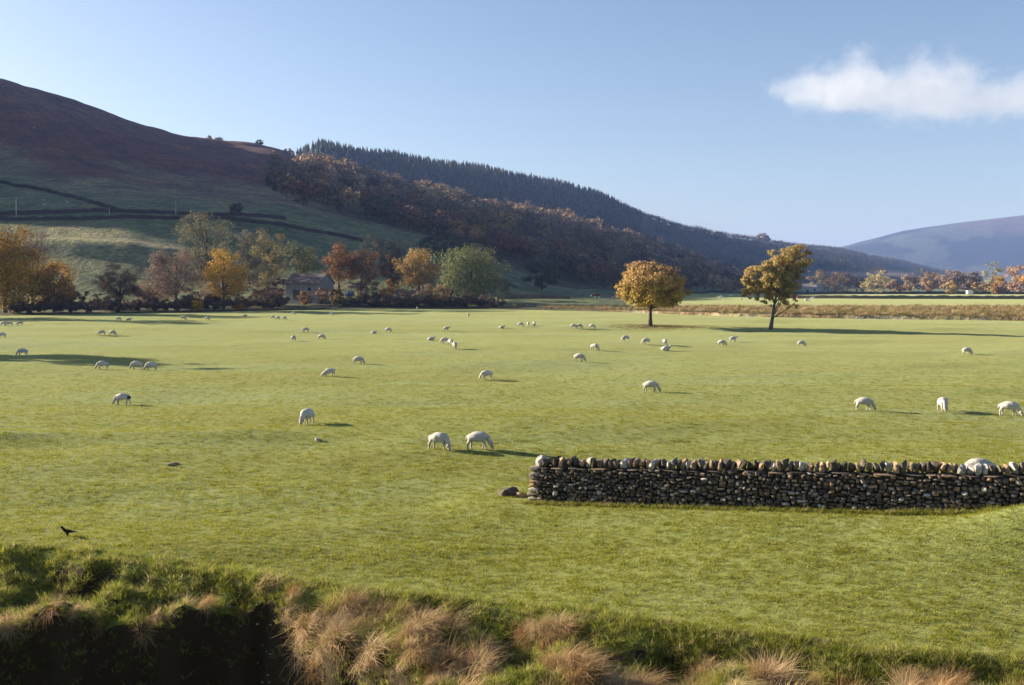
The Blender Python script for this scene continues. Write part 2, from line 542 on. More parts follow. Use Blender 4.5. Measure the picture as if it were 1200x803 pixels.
M_metal = mat_plain('galvanised_metal', (0.34, 0.38, 0.46), (0.22, 0.25, 0.32), 4, rough=0.5, spec=0.5)
M_whitepaint = mat_plain('white_paint', (0.8, 0.8, 0.8), (0.7, 0.7, 0.7), 4, rough=0.5)
M_tank = mat_plain('blue_tank', (0.10, 0.16, 0.24), (0.06, 0.10, 0.16), 4, rough=0.4, spec=0.5)
M_tyre = mat_plain('tyre', (0.012, 0.012, 0.012), (0.008, 0.008, 0.008), 9)

# ------------------------------------------------------------------ ground: foreground and meadow
def grid_mesh(name, X, Y, mat, col=None, zfun=H):
    """X, Y (r,c) arrays -> mesh"""
    r, c = X.shape
    Z = zfun(X, Y)
    V = np.stack([X, Y, Z], -1).reshape(-1, 3)
    i = np.arange(r * c).reshape(r, c)
    Q = np.stack([i[:-1, :-1], i[:-1, 1:], i[1:, 1:], i[1:, :-1]], -1).reshape(-1, 4)
    return mesh_np(name, V, Q, mat, col, True), Z


ys = np.concatenate([np.arange(-12, 13, 0.8), np.arange(13, 25, 0.085), np.arange(25, 34, 0.2), np.arange(34, 60, 0.4), [60.0]])
xs = np.concatenate([np.arange(-110, -36, 6), np.arange(-36, -15, 0.6), np.arange(-15, 15.5, 0.11), np.arange(15.5, 36, 0.6), np.arange(36, 111, 6)])
X, Y = np.meshgrid(xs, ys)
me, _ = grid_mesh('stream_bank', X, Y, M_meadow)
o = obj('meadow_ground', me)
tag(o, 'near meadow turf breaking down to the stream gully', 'ground', kind='structure')

us = np.concatenate([np.linspace(-1500, -120, 36), np.linspace(-110, 1310, 260), np.linspace(1320, 2800, 36)])
ts = np.linspace(0, 1, 190)
U, T = np.meshgrid(us, ts)
Yg = 60.0 * (Ym(U) / 60.0) ** T
me, _ = grid_mesh('meadow', (U - 600) * Yg / F, Yg, M_meadow)
tag(obj('meadow', me), 'broad sheep-grazed green meadow on the valley floor', 'meadow', kind='structure')


def land_colour(U, Y, Z):
    PYx = HY - (Z - CAMZ) * F / Y          # apparent height, used as a map coordinate for the field pattern
    x = (U - 600) * Y / F
    n1 = fbm(x / 60, Y / 60, 4, 101); n2 = fbm(x / 18, Y / 18, 4, 111); n3 = fbm(x / 7, Y / 7, 3, 121)
    def mixto(c, col, w):
        w = np.clip(w, 0, 1)[..., None]
        return c * (1 - w) + np.array(col) * w
    c = np.zeros(U.shape + (3,)) + np.array([0.105, 0.13, 0.058])            # pasture
    c = mixto(c, (0.17, 0.16, 0.085), sstep(-0.05, 0.55, n2) * 0.7)
    # dun fell grass above the field walls
    fell = sstep(0, 70, Y - np.interp(U, [-300, 0, 135, 330, 430], [430, 455, 405, 440, 470]))
    c = mixto(c, (0.18, 0.145, 0.085), fell * (0.75 + 0.7 * n1) * sstep(560, 420, U))
    # heather and bracken above
    hb = np.interp(U, [-300, 0, 100, 200, 300, 350, 420], [160, 172, 196, 212, 226, 232, 238])
    heath = sstep(14, -12, PYx - hb + 34 * n1) * sstep(520, 420, U) * sstep(1250, 1050, Y)
    c = mixto(c, (0.11, 0.05, 0.046), heath)
    c = mixto(c, (0.16, 0.065, 0.04), heath * sstep(0.0, 0.35, n2) * 0.6)
    c = mixto(c, (0.085, 0.085, 0.05), heath * sstep(0.15, 0.5, n1) * 0.6)
    # woodland floor
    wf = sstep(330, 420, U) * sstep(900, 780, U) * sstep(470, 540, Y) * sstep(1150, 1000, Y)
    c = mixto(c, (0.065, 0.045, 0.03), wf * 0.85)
    con = sstep(1050, 1150, Y) * sstep(3700, 3400, Y) * sstep(1150, 1090, U)
    c = mixto(c, (0.035, 0.045, 0.035), con)
    # valley floor to the right: green fields
    vf = sstep(690, 780, U) * sstep(1250, 1000, Y)
    c = mixto(c, (0.135, 0.160, 0.075), vf)
    # pale stubble field
    st = sstep(940, 990, U) * sstep(1110, 1060, U) * np.exp(-((PYx - 321.5) / 3.0)**2) * sstep(1300, 1500, Y)
    c = mixto(c, (0.30, 0.22, 0.17), st)
    # rough grass of the bank behind the meadow
    # dry grass on the bench below the road, paled to read as sunlit
    ben = sstep(10, 60, U) * sstep(270, 190, U) * np.exp(-((Y - 345) / 13.0)**2)
    c = mixto(c, (0.26, 0.23, 0.12), ben * (0.75 + 1.2 * n3))
    # far hill: conifer blocks below, moor on top
    far = sstep(3600, 4000, Y)
    fc = np.zeros_like(c) + np.array([0.062, 0.074, 0.055])
    fc = mixto(fc, (0.012, 0.02, 0.018), sstep(-0.14, -0.04, fbm(x / 330, Y / 420, 4, 141)))
    fc = mixto(fc, (0.085, 0.062, 0.055), sstep(274, 262, PYx + 14 * fbm(x / 300, Y / 300, 2, 151)) * sstep(1080, 1160, U))
    c = c * (1 - far[..., None]) + fc * far[..., None]
    return np.clip(c, 0.004, 1)


# rough strip between the meadow and the foot of the valley side (river channel on the right)
us2 = np.concatenate([np.linspace(-1500, -120, 30), np.linspace(-110, 1310, 300), np.linspace(1320, 2800, 30)])
U, T = np.meshgrid(us2, np.linspace(0, 1, 90))
Yg = Ym(U) * (YB / Ym(U)) ** T
Xg = (U - 600) * Yg / F
Z = H(Xg, Yg)
n2 = fbm(Xg / 6, Yg / 5, 4, 161); n3 = fbm(Xg / 1.8, Yg / 1.8, 3, 171)
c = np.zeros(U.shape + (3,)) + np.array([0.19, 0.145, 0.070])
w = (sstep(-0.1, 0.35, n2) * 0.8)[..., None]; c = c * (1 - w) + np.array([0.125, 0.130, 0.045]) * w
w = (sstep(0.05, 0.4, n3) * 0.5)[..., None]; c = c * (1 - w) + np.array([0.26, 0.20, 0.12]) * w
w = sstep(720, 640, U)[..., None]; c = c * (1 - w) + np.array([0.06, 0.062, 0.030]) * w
w = (sstep(0.0, -0.5, Z) * sstep(690, 740, U))[..., None]
c = c * (1 - w) + np.where(n2[..., None] > 0.02, np.array([0.30, 0.27, 0.25]), np.array([0.05, 0.035, 0.028])) * w
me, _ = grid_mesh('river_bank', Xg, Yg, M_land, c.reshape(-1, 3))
tag(obj('river_bank', me), 'rough tan grass bank with a cut stony edge beyond the meadow', 'river bank', kind='structure')

us3 = np.concatenate([np.linspace(-1500, -310, 50), np.linspace(-300, 1500, 400), np.linspace(1520, 2800, 40)])
Ys3 = np.concatenate([np.geomspace(YB, 1300, 240), np.geomspace(1310, 4000, 100)])
U, Yg = np.meshgrid(us3, Ys3)
Xg = (U - 600) * Yg / F
Z = H(Xg, Yg)
me, _ = grid_mesh('valley_side', Xg, Yg, M_land, land_colour(U, Yg, Z).reshape(-1, 3))
tag(obj('hillside', me), 'shaded fellside of pasture and purple heather above the meadow', 'hillside', kind='structure')
U, Yg = np.meshgrid(us3, np.geomspace(4000, 9000, 70))
Xg = (U - 600) * Yg / F
Z = H(Xg, Yg)
me, _ = grid_mesh('far_hill', Xg, Yg, M_land, land_colour(U, Yg, Z).reshape(-1, 3))
tag(obj('far_hill', me), 'hazy blue far hill with forest blocks at the right', 'hill', kind='structure')

U, Yg = np.meshgrid(np.concatenate([np.linspace(735, 1310, 120), np.linspace(1330, 2800, 30)]), np.geomspace(YB + 1, 640, 60))
Xg = (U - 600) * Yg / F
me, _ = grid_mesh('river_field', Xg, Yg, M_meadow, None, lambda a, b_: H(a, b_) + 0.08)
tag(obj('river_field', me), 'pale green field across the river behind the tan bank', 'field', kind='structure')

# water: stream in the gully, river beyond the meadow
M_water, nt, b = newmat('water')
b.inputs['Base Color'].default_value = (0.02, 0.025, 0.025, 1)
b.inputs['Roughness'].default_value = 0.08
b.inputs['Specular IOR Level'].default_value = 0.5
nn = noise_node(nt, 6, 3, 0.5, wpos(nt)); bump(nt, b, nn.outputs[0], 0.15, 0.02)
sxs = np.linspace(-60, 60, 60)
g = np.interp(sxs, G_X, G_Y)
V = np.concatenate([np.stack([sxs, g - 0.2, np.full(60, -2.62)], 1), np.stack([sxs, g * 0 + 12.7, np.full(60, -2.62)], 1)])
i = np.arange(59)
tag(obj('stream', mesh_np('stream', V, np.stack([i + 60, i + 61, i + 1, i], 1), M_water)), 'narrow dark stream in the shaded gully', 'stream', kind='structure')
sus = np.linspace(700, 2600, 80)
y0 = Ym(sus) + 1; y1 = Ym(sus) + 12
V = np.concatenate([np.stack([(sus - 600) * y0 / F, y0, np.full(80, -1.35)], 1), np.stack([(sus - 600) * y1 / F, y1, np.full(80, -1.35)], 1)])
i = np.arange(79)
tag(obj('river', mesh_np('river', V, np.stack([i, i + 1, i + 81, i + 80], 1), M_water)), 'river in its channel beyond the far edge of the meadow', 'river', kind='structure')

# ------------------------------------------------------------------ trees
def quads_from(cent, nrm, tang, w, h):
    """leaf quads: centre, normal, tangent arrays (n,3), width and length arrays"""
    bt = np.cross(nrm, tang)
    bt /= (np.linalg.norm(bt, axis=1, keepdims=True) + 1e-9)
    tg = np.cross(bt, nrm)
    tg /= (np.linalg.norm(tg, axis=1, keepdims=True) + 1e-9)
    a = tg * (h / 2)[:, None]; b_ = bt * (w / 2)[:, None]
    V = np.stack([cent - a, cent + b_ * 1.0 - a * 0.1, cent + a, cent - b_ * 1.0 - a * 0.1], 1).reshape(-1, 3)
    Q = np.arange(len(V)).reshape(-1, 4)
    return V, Q


def runit(rng, n):
    v = rng.normal(size=(n, 3))
    return v / (np.linalg.norm(v, axis=1, keepdims=True) + 1e-9)


def crown_arrays(rng, lobes, n, leaf, cols, bare=0.0, ncl=40, clr=0.3, jit=0.22, topcol=None):
    """lobes: list of (cx,cy,cz,rx,ry,rz). Returns V,Q,col and the cluster centres."""
    lob = np.array(lobes, dtype=float)
    vol = lob[:, 3] * lob[:, 4] * lob[:, 5]
    li = rng.choice(len(lob), ncl, p=vol / vol.sum())
    d = runit(rng, ncl)
    r = rng.uniform(0.3, 0.95, ncl) ** 0.6
    cc = lob[li, :3] + d * r[:, None] * lob[li, 3:]
    cr = clr * np.minimum(lob[li, 3], lob[li, 5]) * rng.uniform(0.6, 1.35, ncl)
    ci = rng.choice(ncl, n, p=cr**2 / (cr**2).sum())
    off = runit(rng, n) * (rng.uniform(0, 1, n) ** 0.5)[:, None] * cr[ci][:, None] * np.array([1.15, 1.15, 0.8])
    p = cc[ci] + off
    mid = (lob[:, :3] * vol[:, None]).sum(0) / vol.sum()
    out = p - mid; out /= (np.linalg.norm(out, axis=1, keepdims=True) + 1e-9)
    isb = rng.uniform(0, 1, n) < bare
    nrm = 0.62 * runit(rng, n) + 0.95 * (0.5 * out + 0.5 * off / (np.linalg.norm(off, axis=1, keepdims=True) + 1e-6)) + np.array([0, 0, 0.2])
    nrm /= np.linalg.norm(nrm, axis=1, keepdims=True)
    tang = np.where(isb[:, None], out + 0.7 * runit(rng, n) + np.array([0, 0, 0.5]), runit(rng, n))
    w = np.where(isb, leaf * 0.22, leaf * rng.uniform(0.6, 1.3, n))
    h = np.where(isb, leaf * rng.uniform(2.5, 5.5, n), leaf * rng.uniform(0.8, 1.6, n))
    V, Q = quads_from(p, nrm, tang, w, h)
    c1, c2 = np.array(cols[0]), np.array(cols[1])
    k = np.clip(rng.uniform(0, 1, ncl)[ci] * 0.6 + rng.uniform(0, 1, n) * 0.4, 0, 1)[:, None]
    col = c1 * (1 - k) + c2 * k
    if topcol is not None:
        zt = np.clip((p[:, 2] - p[:, 2].min()) / (np.ptp(p[:, 2]) + 1e-6) * 1.2 - 0.25 + rng.normal(0, 0.12, n), 0, 1)[:, None]
        col = col * (1 - zt) + np.array(topcol) * zt
    col = col * rng.uniform(1 - jit, 1 + jit, n)[:, None]
    if bare > 0 and len(cols) > 2:
        col = np.where(isb[:, None], np.array(cols[2]) * rng.uniform(0.7, 1.3, n)[:, None], col)
    return V, Q, np.repeat(np.clip(col, 0.003, 1), 4, axis=0), cc


def trunk_mesh(rng, h, cz_top, centres, r0, lean=(0, 0), nb=18, mat=None, sub=0):
    mb = MB()
    k = 6
    path = []
    for i in range(k + 1):
        t = i / k
        path.append((lean[0] * t + rng.normal(0, 0.012) * h * t, lean[1] * t + rng.normal(0, 0.012) * h * t, cz_top * t - (0.15 if i == 0 else 0)))
    path = np.array(path)
    rad = [r0 * (1.35 if i == 0 else (1 - 0.75 * i / k)) for i in range(k + 1)]
    mb.tube(path, rad, 7)
    idx = rng.permutation(len(centres))[:nb]
    for j in idx:
        c = centres[j]
        t0 = rng.uniform(0.3, 0.95)
        s = path[0] * (1 - t0) + path[-1] * t0
        s = path[min(k, int(t0 * k))]
        midp = s * 0.5 + c * 0.5 + np.array([0, 0, 0.08 * h * rng.uniform(-0.2, 1)]) * 0.6
        rr = r0 * (0.5 - 0.25 * t0)
        mb.tube([s, s * 0.72 + midp * 0.28 + rng.normal(0, .01, 3) * h, midp, c], [rr, rr * 0.75, rr * 0.5, rr * 0.15], 5)
        for q in range(sub):
            e = midp + (c - midp) * rng.uniform(0.1, 0.9)
            tip = e + runit(rng, 1)[0] * h * 0.11 + np.array([0, 0, h * 0.05])
            mb.tube([e, (e + tip) / 2 + rng.normal(0, .006, 3) * h, tip], [rr * 0.28, rr * 0.2, rr * 0.06], 4)
    return mb.mesh('trunk', mat or M_bark, True)


def tree(name, label, px, top, wpx, Y, cols, bot=0.12, n=2600, leaf=None, bare=0.0, seed=1, cat='tree', group=None,
         topcol=None, ncl=46, lobes=None, lean=0.0, bark=None, r0=None, crown_px=None, clr=0.3, nb=18, sub=0, part='crown'):
    """px: photo column of the trunk foot, top: photo row of the tip, wpx: crown width in photo pixels, Y distance"""
    rng = np.random.default_rng(seed * 101 + 7)
    x = (px - 600) * Y / F
    z0 = h1(x, Y)
    h = zpy(top, Y) - z0
    s = Y / F
    w = wpx * s * 1.12
    if lobes is None:
        a = w / 2
        c0 = bot * h
        cz = (c0 + h) / 2; rz = (h - c0) / 2
        lobes = [(0, 0, cz, a * 0.95, a * 0.95, rz * 0.98)]
        for j in range(6):
            an = rng.uniform(0, 2 * math.pi); q = rng.uniform(0.35, 0.62)
            f = rng.uniform(0.36, 0.55)
            zz = cz + rng.uniform(-0.55, 0.55) * rz
            lobes.append((math.cos(an) * a * q, math.sin(an) * a * q, zz, a * f, a * f, rz * f * 0.9))
    else:   # lobes given as photo (column, row, rx, ry) around the crown
        L = []
        for (lx, ly, rx, ry) in lobes:
            L.append(((lx - px) * s, rng.uniform(-0.25, 0.25) * rx * s, zpy(ly, Y) - z0, rx * s, rx * s, ry * s))
        lobes = L
    leaf = leaf or max(0.16, 1.45 * s)
    n = int(n * 1.35)
    V, Q, col, cc = crown_arrays(rng, lobes, n, leaf, cols, bare, ncl, clr, topcol=topcol)
    V[:, 2] = np.maximum(V[:, 2], 0.05)
    root = empty(name, (x, Y, z0))
    tag(root, label, cat, group)
    r0 = r0 or max(0.09, h * 0.022)
    ctop = max(l[2] for l in lobes)
    obj('trunk', trunk_mesh(rng, h, min(ctop, 0.8 * h), cc, r0, (lean * s, 0), nb, bark, sub), root)
    obj(part, mesh_np(part, V, Q, M_twig if bare > 0.8 else M_leaf, col), root)
    return root


GOLD = [(0.42, 0.24, 0.03), (0.46, 0.30, 0.06)]
ORANGE = [(0.34, 0.15, 0.03), (0.40, 0.21, 0.05)]
TAN = [(0.26, 0.19, 0.12), (0.32, 0.24, 0.15), (0.17, 0.13, 0.10)]
PINK = [(0.27, 0.18, 0.13), (0.24, 0.17, 0.13), (0.18, 0.13, 0.11)]
GREY = [(0.16, 0.13, 0.10), (0.13, 0.10, 0.08), (0.10, 0.08, 0.07)]
PALE = [(0.27, 0.25, 0.13), (0.22, 0.20, 0.11), (0.17, 0.15, 0.10)]
DARK = [(0.085, 0.06, 0.05), (0.07, 0.05, 0.04), (0.07, 0.052, 0.045)]
RUSSET = [(0.19, 0.095, 0.045), (0.23, 0.12, 0.05)]
BROWN = [(0.14, 0.08, 0.045), (0.18, 0.10, 0.05)]
SAGE = [(0.10, 0.125, 0.04), (0.15, 0.17, 0.065)]
DKGREEN = [(0.055, 0.065, 0.045), (0.075, 0.08, 0.055)]
OLIVE = [(0.13, 0.10, 0.035), (0.17, 0.12, 0.04)]

# trees just beyond the left edge of the picture: their shadows lie across the meadow
tree('broadleaf_tree', 'nearer tree outside the left edge throwing the long meadow shadow', -312, 203, 90, 101, OLIVE, bot=0.1, n=5200, leaf=0.45, ncl=110, seed=201, clr=0.3)
tree('broadleaf_tree', 'farther tree outside the left edge throwing a shadow under the tree line', -150, 238, 90, 196, ORANGE, bot=0.08, n=5200, leaf=0.5, ncl=110, seed=202, clr=0.3)

# two trees standing in the meadow
g1 = ground(762, 382)
tree('sycamore_tree', 'round golden orange tree standing alone on a short forked trunk in the meadow', 762, 303, 84, g1.y,
     [(0.38, 0.28, 0.05), (0.30, 0.21, 0.05)], n=21000, leaf=0.24, ncl=260, seed=3, topcol=(0.40, 0.25, 0.13),
     lobes=[(765, 336, 43, 26), (765, 324, 32, 21), (744, 341, 24, 18), (788, 340, 22, 20), (766, 348, 38, 14), (734, 340, 13, 13), (755, 322, 18, 15), (790, 322, 14, 15)],
     r0=0.30, clr=0.30, nb=46, sub=2)
g2 = ground(903, 386)
tree('birch_tree', 'leaning yellow birch with an open ragged crown in the meadow', 903, 285, 84, g2.y,
     [(0.35, 0.27, 0.08), (0.25, 0.18, 0.06)], n=23000, leaf=0.19, ncl=420, seed=5, topcol=(0.44, 0.34, 0.14),  # paler tan top colour paints in the sunlit side of the crown
     lobes=[(890, 326, 21, 17), (915, 318, 22, 20), (931, 302, 19, 16), (907, 338, 24, 14), (925, 330, 15, 17), (884, 338, 12, 10), (935, 312, 13, 16), (924, 351, 11, 9), (893, 350, 12, 8), (938, 295, 11, 9), (909, 303, 14, 12), (880, 330, 13, 11), (912, 345, 16, 10), (880, 345, 14, 11), (926, 356, 12, 8), (906, 356, 11, 6)],
     lean=14, bark=M_birch, r0=0.26, clr=0.27, nb=34, sub=2)

rl = np.random.default_rng(55)
nl = 2600
lx = g1.x + rl.normal(1.5, 4.0, nl); ly = g1.y + rl.normal(-0.5, 2.2, nl)
cen = np.stack([lx, ly, H(lx, ly) + 0.05], 1)
nr = runit(rl, nl) * 0.35 + np.array([0, 0, 1.0]); nr /= np.linalg.norm(nr, axis=1, keepdims=True)
V, Q = quads_from(cen, nr, runit(rl, nl), rl.uniform(0.1, 0.22, nl), rl.uniform(0.1, 0.22, nl))
cl = np.repeat(np.array([0.26, 0.14, 0.06]) * rl.uniform(0.6, 1.4, nl)[:, None], 4, axis=0)
tag(obj('fallen_leaves', mesh_np('fallen_leaves', V, Q, M_leaf, cl)), 'scattered brown fallen leaves under the round meadow tree', 'leaves', kind='stuff')

# tree line behind the meadow, left to centre
tree('broadleaf_tree', 'tall orange and yellow tree cut by the left edge of the picture', 6, 259, 80, 222, [(0.36, 0.27, 0.03), (0.30, 0.18, 0.03)], bot=0.0, n=11000, ncl=150, seed=11, topcol=(0.28, 0.15, 0.03), clr=0.34, leaf=0.42)
tree('broadleaf_tree', 'bright orange tree with brown lower leaves beside the tall left edge tree', 63, 306, 44, 228, [(0.17, 0.10, 0.045), (0.28, 0.15, 0.04)], bot=0.0, n=6500, ncl=110, seed=12, topcol=(0.44, 0.26, 0.06), clr=0.32, leaf=0.38)
tree('bare_tree', 'thin pinkish leafless tree rising between the two orange trees at left', 38, 262, 52, 256, PINK, bot=0.1, n=4500, bare=0.9, seed=13, nb=26, sub=2, leaf=0.3)
tree('bare_tree', 'dark leafless tree with a flat spreading crown, left of the grey barn', 141, 307, 64, 246, DARK, bot=0.16, n=5200, bare=0.93, seed=14, nb=36, sub=3, leaf=0.28)
tree('bare_tree', 'pinkish tan half-bare tree left of the brightest golden tree', 206, 288, 74, 252, PINK, bot=0.03, n=6500, bare=0.6, seed=15, nb=30, sub=2, leaf=0.32)
tree('broadleaf_tree', 'tallest pale grey-green feathery tree behind the golden tree', 241, 244, 62, 280, PALE, bot=0.12, n=6000, bare=0.55, seed=16, nb=34, sub=2, leaf=0.34, ncl=80)
tree('broadleaf_tree', 'brightest golden yellow tree in the line behind the meadow', 262, 288, 52, 247, GOLD, bot=0.06, n=5600, seed=17, ncl=90, clr=0.25, nb=26, sub=1, r0=0.32)
tree('bare_tree', 'bare grey tree with a slanting trunk right of the golden tree', 274, 266, 66, 262, PALE, bot=0.15, n=3400, bare=0.85, seed=18, nb=40, sub=4, leaf=0.3, lean=18, r0=0.4, bark=M_birch,
     lobes=[(292, 292, 22, 24), (285, 275, 14, 12), (305, 322, 22, 16)])
tree('broadleaf_tree', 'sparse yellow tree standing behind and left of the barn', 314, 267, 50, 292, [(0.33, 0.28, 0.10), (0.26, 0.21, 0.08), (0.17, 0.13, 0.09)], bot=0.2, n=3600, bare=0.35, seed=19, nb=30, sub=2)
tree('broadleaf_tree', 'thin grey-green tree just above the barn roof', 352, 280, 40, 306, [(0.20, 0.21, 0.09), (0.15, 0.15, 0.07), (0.10, 0.09, 0.06)], bot=0.15, n=3000, bare=0.4, seed=20, nb=26, sub=2)
tree('broadleaf_tree', 'russet red-brown tree to the right above the barn', 397, 282, 36, 316, RUSSET, bot=0.05, n=3600, seed=21, ncl=70)
tree('broadleaf_tree', 'dull brown tree touching the russet tree', 424, 290, 40, 320, BROWN, bot=0.05, n=3400, seed=22, bare=0.2)
tree('bare_tree', 'dark grey-green bare tree behind the dull brown tree', 448, 270, 54, 352, DKGREEN + [(0.06, 0.06, 0.05)], bot=0.05, n=3200, bare=0.6, seed=23, nb=26, sub=2)
tree('broadleaf_tree', 'narrow reddish brown tree left of the golden tree by the shed', 459, 297, 26, 312, BROWN, bot=0.05, n=2400, seed=24)
tree('broadleaf_tree', 'golden tree with a brown right half standing behind the low shed', 491, 285, 58, 305, [(0.20, 0.13, 0.05), (0.42, 0.27, 0.06)], bot=0.04, n=5200, seed=25, ncl=80, topcol=(0.36, 0.24, 0.09))
tree('broadleaf_tree', 'big leafy sage green tree, the only green one by the meadow', 552, 286, 78, 292, SAGE, bot=0.0, n=10500, seed=26, ncl=140, clr=0.3, topcol=(0.18, 0.19, 0.08), nb=30)
tree('broadleaf_tree', 'dark grey-green tree on the slope behind the sage green tree', 520, 268, 62, 430, DKGREEN, bot=0.02, n=3000, seed=27)
tree('broadleaf_tree', 'rounded dark brown tree up the slope above the sage green tree', 561, 266, 48, 452, DARK, bot=0.02, n=2600, seed=28)
tree('broadleaf_tree', 'grey-green bushy tree alone at the foot of the wooded slope', 635, 304, 44, 436, DKGREEN, bot=0.02, n=2800, seed=29)
tree('broadleaf_tree', 'small olive tree at the foot of the wood left of the round meadow tree', 720, 303, 22, 520, OLIVE, bot=0.04, n=1600, seed=30)
tree('broadleaf_tree', 'small orange brown tree at the top corner of the hillside pasture', 350, 233, 18, 540, RUSSET, bot=0.05, n=1300, seed=31)
tree('bare_tree', 'small dark bare tree by the road wall on the hillside', 277, 238, 14, 408, DARK, bot=0.1, n=900, bare=0.9, seed=32, nb=14, sub=2)
tree('skyline_tree', 'lone small dark tree on the heather skyline', 304, 164, 9, 884, DKGREEN, bot=0.35, n=420, leaf=0.9, seed=33)
tree('skyline_tree', 'larger of two thin pinkish trees on the heather skyline', 257, 161, 12, 866, PINK, bot=0.1, n=420, leaf=0.9, bare=0.5, seed=34)
tree('skyline_tree', 'smaller left one of two pinkish trees on the heather skyline', 245, 159, 9, 858, PINK, bot=0.1, n=320, leaf=0.9, bare=0.5, seed=35)
for k, (px, top, w, Y, cols, lab) in enumerate([
        (340, 175, 22, 870, TAN, 'pale tan tree at the upper left corner of the hillside wood'),
        (362, 182, 20, 850, TAN, 'pale tan tree second from the upper corner of the hillside wood'),
        (378, 186, 20, 850, PINK, 'pinkish tree third from the upper corner of the hillside wood'),
        (468, 209, 14, 840, PALE, 'slim pale green tree alone on the ridge below the conifers'),
        (512, 212, 36, 860, TAN, 'broad sunlit tan tree crowning the hillside wood'),
        (534, 220, 26, 880, TAN, 'sunlit tan tree right of the broadest one crowning the wood'),
        (320, 205, 20, 640, DARK, 'dark tree at the left end of the hillside wood'),
        (332, 214, 24, 600, DARK, 'dark bushy tree low at the left end of the hillside wood'),
        (365, 212, 30, 640, BROWN, 'brown tree above the small orange tree on the hillside'),
        (720, 240, 16, 1450, DKGREEN, 'ragged dark conifer-like tree where the plantation skyline drops'),
        (894, 273, 16, 2290, PINK, 'pinkish tree standing out on the far right ridge skyline')]):
    tree('wood_tree', lab, px, top, w, Y, cols, bot=0.05, n=1100, leaf=max(0.7, Y / 850), seed=60 + k)

# bushes along the far edge of the meadow
for k, (px, top, w, Y, cols, lab) in enumerate([
        (358, 338, 15, 279, [(0.34, 0.21, 0.11), (0.28, 0.17, 0.09)], 'pale orange bush in front of the left part of the barn wall'),
        (377, 336, 15, 279, [(0.36, 0.22, 0.10), (0.30, 0.18, 0.09)], 'pale orange bush in front of the right part of the barn wall'),
        (394, 336, 15, 281, [(0.40, 0.25, 0.03), (0.16, 0.11, 0.04)], 'small yellow leaved bush below the barn gable'),
        (310, 336, 42, 276, [(0.22, 0.13, 0.08), (0.17, 0.10, 0.07)], 'wide reddish brown bush left of the barn'),
        (436, 338, 34, 278, [(0.22, 0.15, 0.11), (0.17, 0.11, 0.08)], 'brownish pink bush right of the tank trailer'),
        (455, 326, 20, 279, [(0.40, 0.22, 0.03), (0.36, 0.19, 0.03)], 'upright orange bush poking out of the bushes left of the shed'),
        (470, 336, 28, 278, [(0.28, 0.19, 0.13), (0.22, 0.15, 0.10)], 'pinkish tan bush directly in front of the shed'),
        (496, 334, 28, 279, [(0.30, 0.21, 0.14), (0.25, 0.17, 0.11)], 'pinkish tan bush right of the shed'),
        (514, 333, 28, 279, [(0.32, 0.21, 0.09), (0.26, 0.17, 0.07)], 'tan orange bush touching the sage green tree'),
        (232, 351, 14, 242, [(0.44, 0.24, 0.02), (0.40, 0.2, 0.02)], 'small bright orange bush under the half-bare tan tree'),
        (280, 357, 14, 250, [(0.38, 0.20, 0.03), (0.34, 0.18, 0.03)], 'small low orange bush at the slanting trunk'),
        (232, 324, 56, 266, TAN, 'wide tan bush behind the small bright orange bush'),
        (296, 324, 46, 268, BROWN, 'tall brown thicket between the slanting trunk and the barn'),
        (326, 322, 20, 300, DARK, 'dark thicket left of the left end of the barn'),
        (425, 322, 40, 306, DARK, 'dark thicket up the slope behind the tank trailer'),
        (588, 322, 34, 312, DKGREEN, 'dark grey-green thicket leaning on the right of the sage green tree'),
        (186, 312, 44, 262, TAN, 'tan leafless bush left of and behind the half-bare tan tree'),
        (176, 330, 34, 262, PINK, 'pinkish brown bush left of the half-bare tan tree'),
        (98, 338, 46, 250, DARK, 'dark brown bush between the bright orange tree and the dark bare tree')]):
    tree('bush', lab, px, top, w, Y, cols, bot=0.0, n=1900, leaf=0.3, seed=90 + k, cat='bush', ncl=40, bare=0.25, r0=0.08, nb=10)

# dark scrub row filling the field edge: one bush copied
proto = None
rng = np.random.default_rng(5)
for k, u in enumerate(np.concatenate([np.arange(20, 330, 17.0), np.arange(402, 590, 16.0)])):
    u = u + rng.uniform(-4, 4)
    Y = float(Ym(u)) + rng.uniform(5, 10)
    x = (u - 600) * Y / F
    lab = 'dark low scrub bush in the shaded row along the far edge of the meadow'
    if proto is None:
        proto = tree('scrub_bush', lab, u, 347, 28, Y, [(0.10, 0.072, 0.05), (0.14, 0.095, 0.06), (0.08, 0.06, 0.048)], bot=0.0, n=1500, leaf=0.32, bare=0.5,
                     seed=130, cat='bush', group='dark scrub along the meadow edge', r0=0.07, nb=14, part='foliage')
        r = proto
    else:
        r = proto.copy(); C.objects.link(r)
        for ch in list(proto.children):
            cc_ = ch.copy(); C.objects.link(cc_); cc_.parent = r
    r.location = (x, Y, h1(x, Y) - 0.05)
    r.rotation_euler = (0, 0, rng.uniform(0, 6.28))
    sc = rng.uniform(0.65, 1.2)
    r.scale = (sc * 1.1, sc * 1.1, sc)

